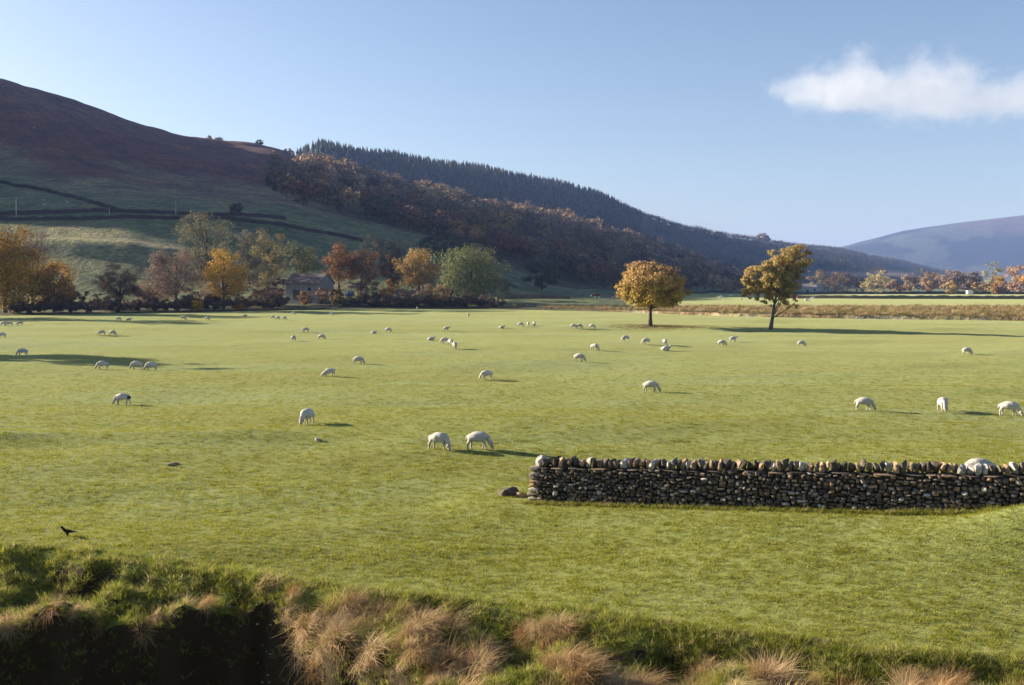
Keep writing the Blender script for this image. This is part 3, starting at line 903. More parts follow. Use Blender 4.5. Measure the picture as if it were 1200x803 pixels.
# distant trees on the right, across the river fields
for k, (px, top, w, Y, cols, lab) in enumerate([
        (970, 313, 34, 690, [(0.10, 0.07, 0.045), (0.20, 0.14, 0.07)], 'dark tree with a golden top right behind the roofless stone barn'),
        (992, 318, 34, 720, DARK, 'dark tree right of the golden-topped tree near the stone barn'),
        (1008, 322, 26, 720, DARK, 'dark tree left of the pale yellow-green round tree'),
        (1027, 315, 24, 640, [(0.34, 0.28, 0.13), (0.26, 0.22, 0.11)], 'pale yellow-green round tree in the distant row'),
        (1048, 327, 20, 650, [(0.30, 0.18, 0.09), (0.26, 0.16, 0.09)], 'low pinkish orange tree next to the pale yellow-green round tree'),
        (1066, 322, 20, 660, TAN, 'tan tree left of the blue-grey tree in the distant row'),
        (1081, 314, 26, 760, [(0.10, 0.09, 0.08), (0.13, 0.11, 0.09)], 'tall blue-grey tree in the middle of the distant row'),
        (1091, 318, 22, 650, [(0.28, 0.17, 0.09), (0.23, 0.15, 0.09)], 'rust orange tree in front of the tall blue-grey one'),
        (1110, 317, 20, 670, PINK, 'pale bare tree right of the rust orange tree'),
        (1122, 315, 16, 670, PINK, 'first of the slender bare pinkish poplars'),
        (1133, 316, 14, 675, PINK, 'second of the slender bare pinkish poplars'),
        (1143, 318, 13, 675, PINK, 'third and last of the slender bare pinkish poplars'),
        (1115, 328, 18, 630, [(0.36, 0.24, 0.08), (0.3, 0.2, 0.08)], 'low golden tree in front of the slender poplars'),
        (1148, 330, 20, 630, [(0.34, 0.23, 0.08), (0.28, 0.19, 0.08)], 'low golden bush-like tree right of the white farm box'),
        (1164, 307, 22, 680, PALE, 'tallest pale green tree near the right end of the distant row'),
        (1166, 322, 16, 640, GOLD, 'bright golden tree below the tallest pale green one'),
        (1176, 330, 16, 630, [(0.24, 0.13, 0.08), (0.2, 0.11, 0.07)], 'small brown tree between the golden and the orange tree at right'),
        (1190, 311, 26, 650, [(0.32, 0.18, 0.07), (0.34, 0.21, 0.09)], 'tall orange tree at the right end of the distant row'),
        (1194, 328, 20, 620, [(0.32, 0.19, 0.12), (0.28, 0.17, 0.11)], 'pinkish low tree at the foot of the right orange tree'),
        (1212, 318, 26, 640, GOLD, 'golden tree cut by the right edge of the picture')]):
    tree('distant_tree', lab, px, top, w * 1.15, Y, [tuple(q * 1.2 + 0.02 for q in c_) for c_ in cols], bot=0.03, n=1300, leaf=0.75, seed=150 + k, bare=0.35 if len(cols) > 2 else 0, ncl=36, group='distant tree row across the river')  # colours lightened to paint extra haze onto the distant row


# --- woods that read as one mass
def scatter(rng, n, u0, u1, y0, y1, accept, minh=0):
    out = []
    while len(out) < n:
        Y = np.sqrt(rng.uniform(y0**2, y1**2, 4000)); u = rng.uniform(u0, u1, 4000)
        x = (u - 600) * Y / F
        z = H(x, Y); py = HY - (z - CAMZ) * F / Y
        ok = accept(u, Y, py)
        out.extend(np.stack([x, Y, z, u, py], 1)[ok].tolist())
    return np.array(out[:n])


def stamp(rng, pts, temps, tcols, hmin, hmax, tint):
    """copies of template crowns joined into one mesh"""
    Vs, Qs, Cs = [], [], []
    nv = 0
    for p in pts:
        k = rng.integers(len(temps))
        V, Q, cv = temps[k]
        h = rng.uniform(hmin, hmax); wd = h * rng.uniform(0.8, 1.15)
        a = rng.uniform(0, 6.28); ca_, sa_ = math.cos(a), math.sin(a)
        X = np.stack([(V[:, 0] * ca_ - V[:, 1] * sa_) * wd + p[0], (V[:, 0] * sa_ + V[:, 1] * ca_) * wd + p[1], V[:, 2] * h + p[2]], 1)
        base = np.array(tcols(rng, p)) * rng.uniform(1 - tint, 1 + tint)
        Vs.append(X); Qs.append(Q + nv); Cs.append(cv * base)
        nv += len(V)
    return np.concatenate(Vs), np.concatenate(Qs), np.concatenate(Cs)


def wood_templates(n, seed, k=6, bare=0.25):
    T = []
    for j in range(k):
        rng = np.random.default_rng(seed + j)
        lobes = [(0, 0, 0.56, 0.40, 0.40, 0.40)] + [(rng.uniform(-.2, .2), rng.uniform(-.2, .2), rng.uniform(.35, .8), .24, .24, .2) for _ in range(5)]
        V, Q, c, cc = crown_arrays(rng, lobes, n, 0.105, [(0.9, 0.9, 0.9), (1.1, 1.1, 1.1)], 0.0, 26, 0.42)
        mb = MB()
        mb.tube([(0, 0, -0.05), (0, 0, 0.3), (0.01, 0, 0.62)], [0.022, 0.017, 0.008], 4)
        tv = np.concatenate(mb.V); tq = np.concatenate(mb.Q)
        T.append((np.concatenate([V, tv]), np.concatenate([Q, tq + len(V)]), np.concatenate([c, np.full((len(tv), 3), 0.7)])))
    return T


up_u = [330, 400, 480, 560, 640, 700, 760, 820, 870]
up_p = [186, 207, 226, 244, 252, 264, 287, 308, 326]
lo_u = [320, 345, 400, 470, 500, 560, 600, 680, 720, 880]
lo_p = [252, 250, 252, 276, 278, 290, 308, 334, 341, 344]
rng = np.random.default_rng(77)


def acc_wood(u, Y, py):
    gap = (fbm((u - 600) * Y / F / 45, Y / 60, 2, 201) > 0.42)
    return (py > np.interp(u, up_u, up_p)) & (py < np.interp(u, lo_u, lo_p)) & (Y > 455) & (Y < 1250) & ~gap & ~((u < 420) & (py > 214) & (Y < 520))


pal = [(0.15, 0.085, 0.058), (0.115, 0.07, 0.056), (0.085, 0.064, 0.055), (0.19, 0.11, 0.052), (0.065, 0.075, 0.048), (0.24, 0.165, 0.085), (0.16, 0.065, 0.04), (0.12, 0.10, 0.07), (0.28, 0.17, 0.06), (0.055, 0.045, 0.042)]


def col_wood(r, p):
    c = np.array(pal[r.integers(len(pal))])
    hi = sstep(44, 4, p[4] - np.interp(p[3], up_u, up_p)) * r.uniform(0, 1)  # crowns near the upper edge paled to tan, painting in caught sunlight
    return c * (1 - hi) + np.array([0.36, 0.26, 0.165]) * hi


pts = scatter(rng, 1250, 318, 885, 455, 1250, acc_wood)
pts = pts[np.argsort(pts[:, 1])]
front_pts, pts = pts[:84], pts[84:]
names = ['reddish brown', 'dull brown', 'grey-brown', 'orange brown', 'dark green', 'yellowish tan', 'russet', 'olive grey', 'golden', 'blackish bare']
T6 = wood_templates(260, 700)
fm = []
for j in range(10):
    V, Q, cv = T6[j % 6]
    nc = 260 * 4
    cm = mesh_np('crown', V[:nc], Q[Q[:, 0] < nc], M_wood, cv[:nc] * np.array(pal[j]))
    tm = mesh_np('trunk', V[nc:], Q[Q[:, 0] >= nc] - nc, M_bark)
    fm.append((cm, tm))
for k, p in enumerate(front_pts):
    j = int(rng.integers(10))
    h = rng.uniform(9, 16); wd = h * rng.uniform(0.85, 1.2)
    root = empty('wood_tree', (p[0], p[1], p[2]), rng.uniform(0, 6.28))
    root.scale = (wd, wd, h)
    tag(root, '%s tree in the front ranks of the wood on the valley side' % names[j], 'tree', 'front trees of the hillside wood')
    obj('trunk', fm[j][1], root); obj('crown', fm[j][0], root)
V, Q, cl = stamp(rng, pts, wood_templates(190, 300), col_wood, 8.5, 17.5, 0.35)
tag(obj('hillside_wood', mesh_np('hillside_wood', V, Q, M_wood, cl)), 'brown autumn wood covering the valley side', 'wood', kind='stuff')

# low scrub trees along the upper hillside and the far ridges
def acc_ridge(u, Y, py):
    return (py < 334) & (py > 240) & ~((py > 312) & (u > 900) & (fbm(u / 30, Y / 200, 2, 5) > -0.1))


pts = scatter(rng, 2200, 735, 1125, 1500, 3100, acc_ridge)
def acc_crest(u, Y, py):
    r_ = np.interp(u, CU, CY[:, 6])
    return (Y > r_ - 170) & (Y < r_ + 25)


pts = np.concatenate([pts, scatter(rng, 900, 730, 1090, 1700, 3050, acc_crest)])
V, Q, cl = stamp(rng, pts, wood_templates(34, 340), lambda r, p: [(0.07, 0.055, 0.042), (0.045, 0.048, 0.038), (0.085, 0.06, 0.042), (0.035, 0.042, 0.034)][r.integers(4)], 8, 14, 0.25)
tag(obj('ridge_wood', mesh_np('ridge_wood', V, Q, M_wood, cl)), 'hazy mixed wood along the distant right ridge', 'wood', kind='stuff')

# conifer plantation on the back ridge
def conifer_templates():
    T = []
    for j in range(4):
        r = np.random.default_rng(400 + j)
        mb = MB()
        for (zb, zt, rr) in ((0.08, 0.55, 0.20), (0.32, 0.78, 0.145), (0.58, 1.0, 0.085)):
            s = 7
            V = [(rr * r.uniform(0.75, 1.2) * math.cos(6.283 * i / s), rr * r.uniform(0.75, 1.2) * math.sin(6.283 * i / s), zb + r.uniform(-.03, .03)) for i in range(s)]
            V.append((0, 0, zt))
            Tt = [(i, (i + 1) % s, s, s) for i in range(s)]
            mb.add(V, Tt)
        V = np.concatenate(mb.V); Q = np.concatenate(mb.Q)
        T.append((V, Q, np.ones((len(V), 3)) * np.linspace(0.8, 1.2, len(V))[:, None]))
    return T


def acc_con(u, Y, py):
    ridge = np.interp(u, CU, CY[:, 6])
    return (Y > 1080) & (Y < ridge + 60)


pts = scatter(rng, 4200, 325, 752, 1080, 2000, acc_con)
V, Q, cl = stamp(rng, pts, conifer_templates(), lambda r, p: [(0.030, 0.042, 0.032), (0.038, 0.048, 0.034), (0.05, 0.05, 0.035), (0.075, 0.06, 0.04)][r.choice(4, p=[.4, .35, .17, .08])], 6.5, 14, 0.25)
# degenerate fourth corner -> triangles
tag(obj('conifer_plantation', mesh_np('conifer_plantation', V, Q[:, :3], M_wood, cl)), 'dark conifer plantation along the back ridge', 'wood', kind='stuff')

# ------------------------------------------------------------------ far field walls, hedge, poles
def far_wall(label, pix, height, thick, mat, name='drystone_wall', cat='wall', group='field walls on the valley side', step=1.6):
    P = [ground(px, py) for px, py in pix]
    pts = []
    for a, b2 in zip(P[:-1], P[1:]):
        n = max(2, int((b2 - a).length / step))
        for i in range(n):
            q = a.lerp(b2, i / n); pts.append((q.x, q.y))
    pts.append((P[-1].x, P[-1].y))
    pts = np.array(pts)
    zz = H(pts[:, 0], pts[:, 1])
    d = np.gradient(pts, axis=0); d /= np.linalg.norm(d, axis=1, keepdims=True)
    nrm = np.stack([-d[:, 1], d[:, 0]], 1)
    r = np.random.default_rng(int(abs(pix[0][0]) + pix[0][1]))
    k = len(pts)
    hh = height * r.uniform(0.82, 1.12, k)
    c0 = P[0]
    prof = [(-0.5, -0.5, 0), (-0.38, 0.8, 1), (-0.2, 1.0, 1), (0.2, 1.0, 1), (0.38, 0.8, 1), (0.5, -0.5, 0)]
    V = []
    for (o_, z_, m_) in prof:
        V.append(np.stack([pts[:, 0] + nrm[:, 0] * o_ * thick, pts[:, 1] + nrm[:, 1] * o_ * thick, zz + (hh * z_ if m_ else -0.4)], 1))
    V = np.stack(V, 1).reshape(-1, 3) - np.array(c0)
    m_ = len(prof); Q = []
    for i in range(k - 1):
        for j in range(m_ - 1):
            Q.append((i * m_ + j, (i + 1) * m_ + j, (i + 1) * m_ + j + 1, i * m_ + j + 1))
    o = obj(name, mesh_np(name, V, np.array(Q), mat), None, c0)
    return tag(o, label, cat, group)


far_wall('dark drystone wall slanting down across the upper hillside pasture', [(-60, 205), (0, 215), (60, 226), (105, 238), (138, 248)], 1.5, 0.8, M_shadewall)
far_wall('upper of the two dark walls along the hillside road', [(-60, 253), (40, 251), (130, 249), (200, 251), (262, 253), (335, 258)], 1.5, 0.8, M_farwall)
far_wall('lower of the two dark walls along the hillside road', [(-60, 259), (60, 258), (140, 256), (205, 257), (255, 258)], 1.4, 0.8, M_farwall)
far_wall('dark wall running down right from the road towards the woods', [(258, 257), (300, 262), (345, 268), (385, 275), (425, 284)], 1.5, 0.8, M_farwall)
far_wall('low tan stone wall on the bank right of the sage green tree', [(583, 350.5), (610, 350), (640, 350), (668, 350.5)], 1.35, 0.7, M_tanwall)
far_wall('pale stone wall at the foot of the wood behind the round tree', [(735, 345), (800, 344), (870, 343.5), (925, 343.5)], 1.4, 0.8, M_farwall)
far_wall('grey stone wall crossing the fields beyond the river', [(915, 350), (1000, 350.3), (1100, 350.6), (1260, 351)], 1.5, 0.8, M_tanwall, group='walls beyond the river')
far_wall('thin dark hedge below the distant tree row', [(925, 345.2), (1000, 345), (1100, 344.8), (1260, 344.8)], 1.8, 1.4, mat_plain('hedge', (0.045, 0.045, 0.03), (0.02, 0.02, 0.016), 0.8), 'hedge', 'hedge', None)

for px, pt, pb, lab in ((19, 231, 257, 'pale telegraph pole at the far left of the hillside road'), (206, 234, 252, 'thin pale telegraph pole above the tallest pale tree'),
                        (128, 243, 251, 'short pale post beside the hillside road wall')):
    g = ground(px, pb)
    h = zpy(pt, g.y) - g.z
    root = empty('telegraph_pole', g); tag(root, lab, 'pole')
    mb = MB(); mb.tube([(0, 0, -0.3), (0, 0, h * 0.5), (0, 0, h)], [0.15, 0.13, 0.10], 8); obj('shaft', mb.mesh('shaft', M_pole, True), root)
    if h > 5:
        mb = MB(); mb.box((0, 0, h - 0.4), (1.3, 0.1, 0.1), 0.5); obj('crossarm', mb.mesh('crossarm', M_timber), root)

g = ground(52, 257.5)
root = empty('field_gate', g + Vector((0, -0.6, 0)), 0.15); tag(root, 'bluish metal field gate in the hillside road wall', 'gate')
for s in (-1, 1):
    mb = MB(); mb.box((s * 1.9, 0, 0.7), (0.16, 0.16, 1.5)); obj('gatepost', mb.mesh('gatepost', M_timber), root)
for i in range(5):
    mb = MB(); mb.box((0, 0, 0.3 + i * 0.24), (3.64, 0.05, 0.09)); obj('bar', mb.mesh('bar', M_metal), root)

# ------------------------------------------------------------------ barns and sheds
def quad(mb, pts, col=None):
    mb.add(pts, [(0, 1, 2, 3)], None, col)


def barn(name, label, px, Y, L, Wd, eave, ridge, rz, wallm, roofm, z0=None, slabs=True):
    x = (px - 600) * Y / F
    z0 = h1(x, Y) if z0 is None else z0
    root = empty(name, (x, Y, z0), rz); tag(root, label, 'barn')
    l, w = L / 2, Wd / 2
    mb = MB()
    mb.add([(-l, -w, -1.5), (l, -w, -1.5), (l, w, -1.5), (-l, w, -1.5), (-l, -w, eave), (l, -w, eave), (l, w, eave), (-l, w, eave), (-l, 0, ridge), (l, 0, ridge)],
           [(0, 1, 5, 4), (2, 3, 7, 6), (3, 0, 4, 7), (1, 2, 6, 5)], [(4, 8, 7), (5, 6, 9)])
    obj('wall', mb.mesh('wall', wallm), root)
    ov = 0.35
    sl = (ridge - eave) / w
    roof = None
    for s in (-1, 1):
        mb = MB()
        t = 0.18
        e = [(-l - ov, s * (w + ov), eave - sl * ov + 0.05), (l + ov, s * (w + ov), eave - sl * ov + 0.05), (l + ov, 0, ridge + 0.05), (-l - ov, 0, ridge + 0.05)]
        top = [(a, b_, c_ + t) for a, b_, c_ in e]
        mb.add(e + top, [(0, 1, 2, 3), (4, 7, 6, 5), (0, 4, 5, 1), (1, 5, 6, 2), (2, 6, 7, 3), (3, 7, 4, 0)])
        rp = obj('roof_slope', mb.mesh('roof_slope', roofm), root)
        if slabs:   # courses of stone slates
            for j in range(7):
                f0, f1 = j / 7, (j + 1) / 7
                mb = MB()
                ya, yb = s * (w + ov) * (1 - f0), s * (w + ov) * (1 - f1 - 0.03)
                za = eave - sl * ov + 0.25 + (ridge - eave + sl * ov) * f0; zb = eave - sl * ov + 0.25 + (ridge - eave + sl * ov) * f1
                mb.add([(-l - ov - .02, ya, za + 0.08), (l + ov + .02, ya, za + 0.08), (l + ov + .02, yb, zb + 0.02), (-l - ov - .02, yb, zb + 0.02),
                        (-l - ov - .02, ya, za - 0.04), (l + ov + .02, ya, za - 0.04)],
                       [(0, 1, 2, 3), (4, 5, 1, 0)])
                obj('slate_course', mb.mesh('slate_course', roofm), rp)
    return root


b1 = barn('stone_barn', 'grey stone barn with a brown stone roof behind the pale orange bushes', 363, 292, 11.6, 7.6, 4.6, 7.3, math.radians(-24), M_barnwall, M_slate)
b1.location.z += 0.9
mb = MB(); mb.box((-2.0, -3.84, 1.3), (2.4, 0.1, 2.8)); obj('door', mb.mesh('door', M_timber), b1)
mb = MB(); mb.box((2.6, -3.84, 2.9), (0.8, 0.1, 0.8)); obj('window', mb.mesh('window', M_dark), b1)
b2 = barn('ruined_barn', 'pale stone barn with a taller gable far behind the leaning birch', 953, 690, 14, 8, 4.2, 6.6, math.radians(-20), mat_plain('pale_barn_stone', (0.42, 0.40, 0.40), (0.26, 0.25, 0.25), 0.6), mat_plain('pale_roof', (0.30, 0.28, 0.28), (0.2, 0.19, 0.19), 0.5), slabs=False)
mb = MB(); mb.box((4.6, -1.2, 4.5), (4.0, 6.2, 9.0)); tw = obj('gable_tower', mb.mesh('gable_tower', bpy.data.materials['pale_barn_stone']), b2)
mb = MB(); mb.box((1.2, -4.06, 2.4), (1.1, 0.1, 1.3)); obj('window', mb.mesh('window', M_dark), b2)
mb = MB(); mb.box((-3.5, -4.06, 1.2), (1.6, 0.1, 2.4)); obj('door', mb.mesh('door', M_dark), b2)
b3 = barn('field_shed', 'low dark-roofed shed among tan bushes left of the sage green tree', 479, 286, 4.6, 3.6, 2.9, 3.8, math.radians(10), M_timber, mat_plain('shed_roof', (0.11, 0.10, 0.12), (0.06, 0.055, 0.07), 1.2), slabs=False)
mb = MB(); mb.box((0.4, -1.83, 1.2), (1.1, 0.06, 2.0)); obj('door', mb.mesh('door', M_dark), b3)
b4 = barn('timber_hut', 'small dark hut tucked against the left of the sage green tree', 525, 284, 2.4, 2.4, 3.4, 4.1, math.radians(5), mat_plain('black_timber', (0.02, 0.02, 0.026), (0.012, 0.012, 0.016), 3), mat_plain('hut_roof', (0.03, 0.03, 0.035), (0.02, 0.02, 0.025), 3), slabs=False)
mb = MB(); mb.box((0, -1.23, 1.1), (0.9, 0.06, 1.9)); obj('door', mb.mesh('door', M_timber), b4)

# tank trailer beside the barn
g = Vector(((410 - 600) * 288 / F, 288, 0)); g.z = h1(g.x, g.y)
dz = zpy(344.5, 288) - g.z
root = empty('tank_trailer', g, math.radians(-8)); tag(root, 'blue tank trailer with a white end parked right of the barn', 'trailer')
mb = MB(); mb.tube([(-1.2, 0, dz), (-1.15, 0, dz), (1.15, 0, dz), (1.2, 0, dz)], [0.5, 0.68, 0.68, 0.5], 16); obj('tank', mb.mesh('tank', M_tank, True), root)
mb = MB(); mb.tube([(-1.35, 0, dz), (-1.28, 0, dz), (-0.6, 0, dz)], [0.3, 0.66, 0.70], 16); obj('white_end', mb.mesh('white_end', M_whitepaint, True), root)
mb = MB(); mb.box((0.1, 0, dz - 0.75), (3.0, 0.9, 0.12)); mb.box((1.9, 0, dz - 0.75), (0.9, 0.1, 0.1)); obj('chassis', mb.mesh('chassis', M_timber), root)
for s in (-1, 1):
    mb = MB(); mb.tube([(0, s * 0.62, dz - 1.05), (0, s * 0.82, dz - 1.05)], [0.36, 0.36], 16)
    wh = obj('wheel', mb.mesh('wheel', M_tyre), root)
    mb = MB(); mb.tube([(0, s * 0.80, dz - 1.05), (0, s * 0.84, dz - 1.05), (0, s * 0.85, dz - 1.05)], [0.2, 0.2, 0.02], 12); obj('rim', mb.mesh('rim', M_pole), wh)
    mb = MB(); mb.box((-0.8, s * 0.3, (dz - 0.75) / 2), (0.1, 0.1, dz - 0.7)); obj('prop_stand', mb.mesh('prop_stand', M_timber), root)
# white box far right
g = ground(1136, 345.5)
root = empty('horse_box', g, 0.2); tag(root, 'small white horse box parked below the distant tree row', 'trailer')
mb = MB(); mb.box((0, 0, 1.5), (3.4, 1.8, 2.0)); obj('body', mb.mesh('body', M_whitepaint), root)
for s in (-1, 1):
    mb = MB(); mb.tube([(0, s * 0.85, 0.35), (0, s * 1.0, 0.35)], [0.35, 0.35], 14); obj('wheel', mb.mesh('wheel', M_tyre), root)

# ------------------------------------------------------------------ the drystone wall, stone by stone
rng = np.random.default_rng(909)


def rock_mesh(name, seed, mat, flat=0.35):
    r = np.random.default_rng(seed)
    bm = bmesh.new()
    bmesh.ops.create_icosphere(bm, subdivisions=2, radius=0.5)
    for v in bm.verts:
        n = v.co.normalized()
        # superquadric: blocky with rounded arrises
        e = 0.42
        q = Vector([math.copysign(abs(a) ** e, a) for a in n])
        v.co = q * (0.5 / max(abs(q.x), abs(q.y), abs(q.z)) * 0.2 + 0.36)
        v.co *= 1 + 0.14 * float(fbm(np.array([n.x * 1.4 + seed]), np.array([n.y * 1.4 + n.z * 1.9]), 2, seed)[0])
    # chisel a few facets
    for k in range(9):
        d = Vector(r.normal(size=3)).normalized(); lim = r.uniform(0.33, 0.46)
        for v in bm.verts:
            t = v.co.dot(d)
            if t > lim: v.co -= d * (t - lim) * 0.97
    ext = [max(abs(v.co[i]) for v in bm.verts) for i in range(3)]
    for v in bm.verts:
        for i in range(3): v.co[i] *= 0.5 / ext[i]
    me = bpy.data.meshes.new(name)
    bm.to_mesh(me); bm.free()
    me.materials.append(mat)
    return me


rocks = {m.name: [rock_mesh('stone', 500 + 17 * j + 3 * i, m) for i in range(6)] for j, m in enumerate((M_stone, M_stone_pale, M_stone_tan))}
rock_arr = []
for me in rocks[M_stone.name]:
    V = np.array([v.co[:] for v in me.vertices]); T = np.array([p.vertices[:] for p in me.polygons])
    rock_arr.append((V, T))

WX0, WX1, WVIS = 0.0, 19.0, 13.9                  # along the wall, from its end
WA = math.atan(-0.374)
WCA, WSA = math.cos(WA), math.sin(WA)
def wall_y(x): return 0.0
def wg(x, y): return h1(0.78 + x * WCA - y * WSA, 29.35 + x * WSA + y * WCA)     # ground height in wall coordinates
WTOP = lambda x: 0.97 + 0.047 * (x - WX0)         # underside of the cope stones
wall_root = empty('drystone_wall', (0.78, 29.35, 0), WA); tag(wall_root, 'dark drystone wall with upright cope stones ending in the near meadow', 'wall')
wz = 0.0
org = Vector((0, 0, 0))
HALF = 0.30


def face_stones(side):
    out = []
    z = -0.55
    while z < 1.9:
        ch = rng.uniform(0.06, 0.125)
        x = WX0 + rng.uniform(0, 0.1)
        while x < WX1:
            L = rng.uniform(0.08, 0.215) * (1.5 if rng.uniform() < 0.10 else 1)
            top = WTOP(x)
            gz = wg(x, -0.35 * side)
            zc = z + ch / 2
            if zc < top - 0.02 and zc + ch / 2 > gz - 0.12:
                batter = HALF + 0.10 * min(1, max(0, top - zc))
                out.append(dict(x=x + L / 2, y=wall_y(x) - side * (batter - 0.09 + rng.uniform(-0.025, 0.035)), z=zc + rng.uniform(-.03, .03), L=L * rng.uniform(0.8, 1.06), D=0.24, Hh=ch * rng.uniform(0.75, 1.35), rx=rng.normal(0, 0.08), ry=rng.normal(0, 0.11), gz=gz))
            x += L
        z += ch
    return out


front = face_stones(1)
back = face_stones(-1)
vis = [s for s in front if s['x'] < WVIS and s['z'] + s['Hh'] / 2 > s['gz']]
vis.sort(key=lambda s: -s['L'] * s['Hh'])
indiv = vis[:268]
ids = set(id(s) for s in indiv)
rest = [s for s in front if id(s) not in ids] + back


def pick_mat(r):
    u = r.uniform()
    return M_stone_pale if u < 0.06 else (M_stone_tan if u < 0.15 else M_stone)


def put_stone(name, s, mat=None):
    me = rocks[(mat or pick_mat(rng)).name][rng.integers(6)]
    o = bpy.data.objects.new(name, me)
    link(o, wall_root)
    o.location = Vector((s['x'], s['y'], s['z'])) - org
    o.rotation_euler = (s['rx'], s['ry'], wz + s.get('rz', 0))
    o.scale = (s['L'], s['D'], s['Hh'])
    return o


for s in indiv: put_stone('stone', s)
# end pier stones (left end, in the sun)
z = -0.1
n_end = 0
while z < 0.95:
    ch = rng.uniform(0.09, 0.15)
    yy = wall_y(WX0) - 0.36
    while yy < wall_y(WX0) + 0.3:
        D = rng.uniform(0.18, 0.36)
        put_stone('stone', dict(x=WX0 - 0.02 + rng.uniform(-.05, .03) - 0.05 * (1 - z), y=yy + D / 2, z=z + ch / 2, L=0.34, D=D, Hh=ch, rx=rng.normal(0, .04), ry=rng.normal(0, .04)), M_stone_tan if rng.uniform() < 0.45 else (M_stone_pale if rng.uniform() < 0.4 else M_stone))
        yy += D
        n_end += 1
    z += ch
# small stones of the faces, joined
Vs, Ts, Cs, nv = [], [], [], 0
for s in rest:
    V, T = rock_arr[rng.integers(6)]
    R = np.array(Euler((s['rx'], s['ry'], wz)).to_matrix())
    X = (V * np.array([s['L'], s['D'], s['Hh']])) @ R.T + np.array([s['x'], s['y'], s['z']]) - np.array(org)
    u = rng.uniform()
    base = (0.46, 0.44, 0.41) if u < 0.07 else ((0.30, 0.21, 0.14) if u < 0.15 else (0.15, 0.123, 0.10))
    Vs.append(X); Ts.append(T + nv); Cs.append(np.tile(np.array(base) * rng.uniform(0.5, 1.4), (len(V), 1)))
    nv += len(V)
o = obj('small_stones', mesh_np('small_stones', np.concatenate(Vs), np.concatenate(Ts), M_stone_mix, np.concatenate(Cs)), wall_root)
tag(o, kind='stuff')
# core
mb = MB()
n = 40
for i in range(n):
    xa, xb = WX0 + 0.12 + (WX1 - WX0 - 0.2) * i / n, WX0 + 0.12 + (WX1 - WX0 - 0.2) * (i + 1) / n
    V = []
    for x in (xa, xb):
        y = wall_y(x); t = WTOP(x) - 0.03
        V += [(x - org.x, y - 0.27 - org.y, -0.8), (x - org.x, y + 0.27 - org.y, -0.8), (x - org.x, y + 0.22 - org.y, t), (x - org.x, y - 0.22 - org.y, t)]
    mb.add(V, [(0, 4, 7, 3), (1, 2, 6, 5), (3, 7, 6, 2)] + ([(0, 3, 2, 1)] if i == 0 else []))
obj('core', mb.mesh('core', M_core), wall_root)
# thin projecting course under the cope
x = WX0
while x < WVIS + 0.5:
    L = rng.uniform(0.35, 0.75)
    put_stone('through_stone', dict(x=x + L / 2, y=wall_y(x) - 0.05, z=WTOP(x + L / 2) - 0.005, L=L * 0.98, D=0.62, Hh=0.055, rx=0, ry=rng.normal(0, .015)), M_stone_tan if rng.uniform() < 0.25 else M_stone)
    x += L
# cope stones on edge
x = WX0 - 0.06
first = True
while x < WX1:
    w = rng.uniform(0.11, 0.22) if not first else 0.24
    hh = rng.uniform(0.23, 0.32) if not first else 0.33
    u = rng.uniform()
    put_stone('cope_stone', dict(x=x + w / 2, y=wall_y(x) + rng.normal(0, .02), z=WTOP(x) + hh / 2 + 0.01, L=w * 1.04, D=rng.uniform(0.42, 0.58), Hh=hh, rx=rng.normal(0, .05), ry=rng.normal(0.06, .10), rz=rng.normal(0, .08)),
              M_stone_pale if u < 0.13 or first else (M_stone_tan if u < 0.38 else M_stone))
    x += w
    first = False

# loose stones in the turf
for px, py, sx, sz, mat, lab in ((597, 580, 0.62, 0.30, M_stone, 'grey boulder in the turf at the left end of the near wall'),
                                 (611, 582, 0.30, 0.16, M_stone_tan, 'small tan stone between the boulder and the wall end'),
                                 (203, 545, 0.42, 0.10, M_stone, 'flat grey stone lying in the left meadow turf'),
                                 (373, 517, 0.28, 0.16, M_stone_pale, 'small white stone below the sheep seen from behind'),):
    g = ground(px, py)
    o = bpy.data.objects.new('stone', rocks[mat.name][2]); link(o)
    o.location = g + Vector((0, 0, sz * 0.22)); o.scale = (sx, sx * 0.7, sz); o.rotation_euler = (0.1, 0.12, 0.4)
    tag(o, lab, 'stone')

# pebbles glinting in the gully mouth
rngp = np.random.default_rng(12)
Vs, Ts, nv = [], [], 0
for i in range(70):
    x = rngp.normal(-5.35, 0.4); y = rngp.uniform(20.3, 22.2)
    s = rngp.uniform(0.02, 0.055)
    V, T = rock_arr[rngp.integers(6)]
    Vs.append(V * np.array([s * 1.3, s, s * 0.7]) + np.array([x, y, h1(x, y) + s * 0.15])); Ts.append(T + nv); nv += len(V)
tag(obj('pebbles', mesh_np('pebbles', np.concatenate(Vs), np.concatenate(Ts), M_stone_pale)), 'pale pebbles in the mouth of the shaded gully', 'pebbles', kind='stuff')

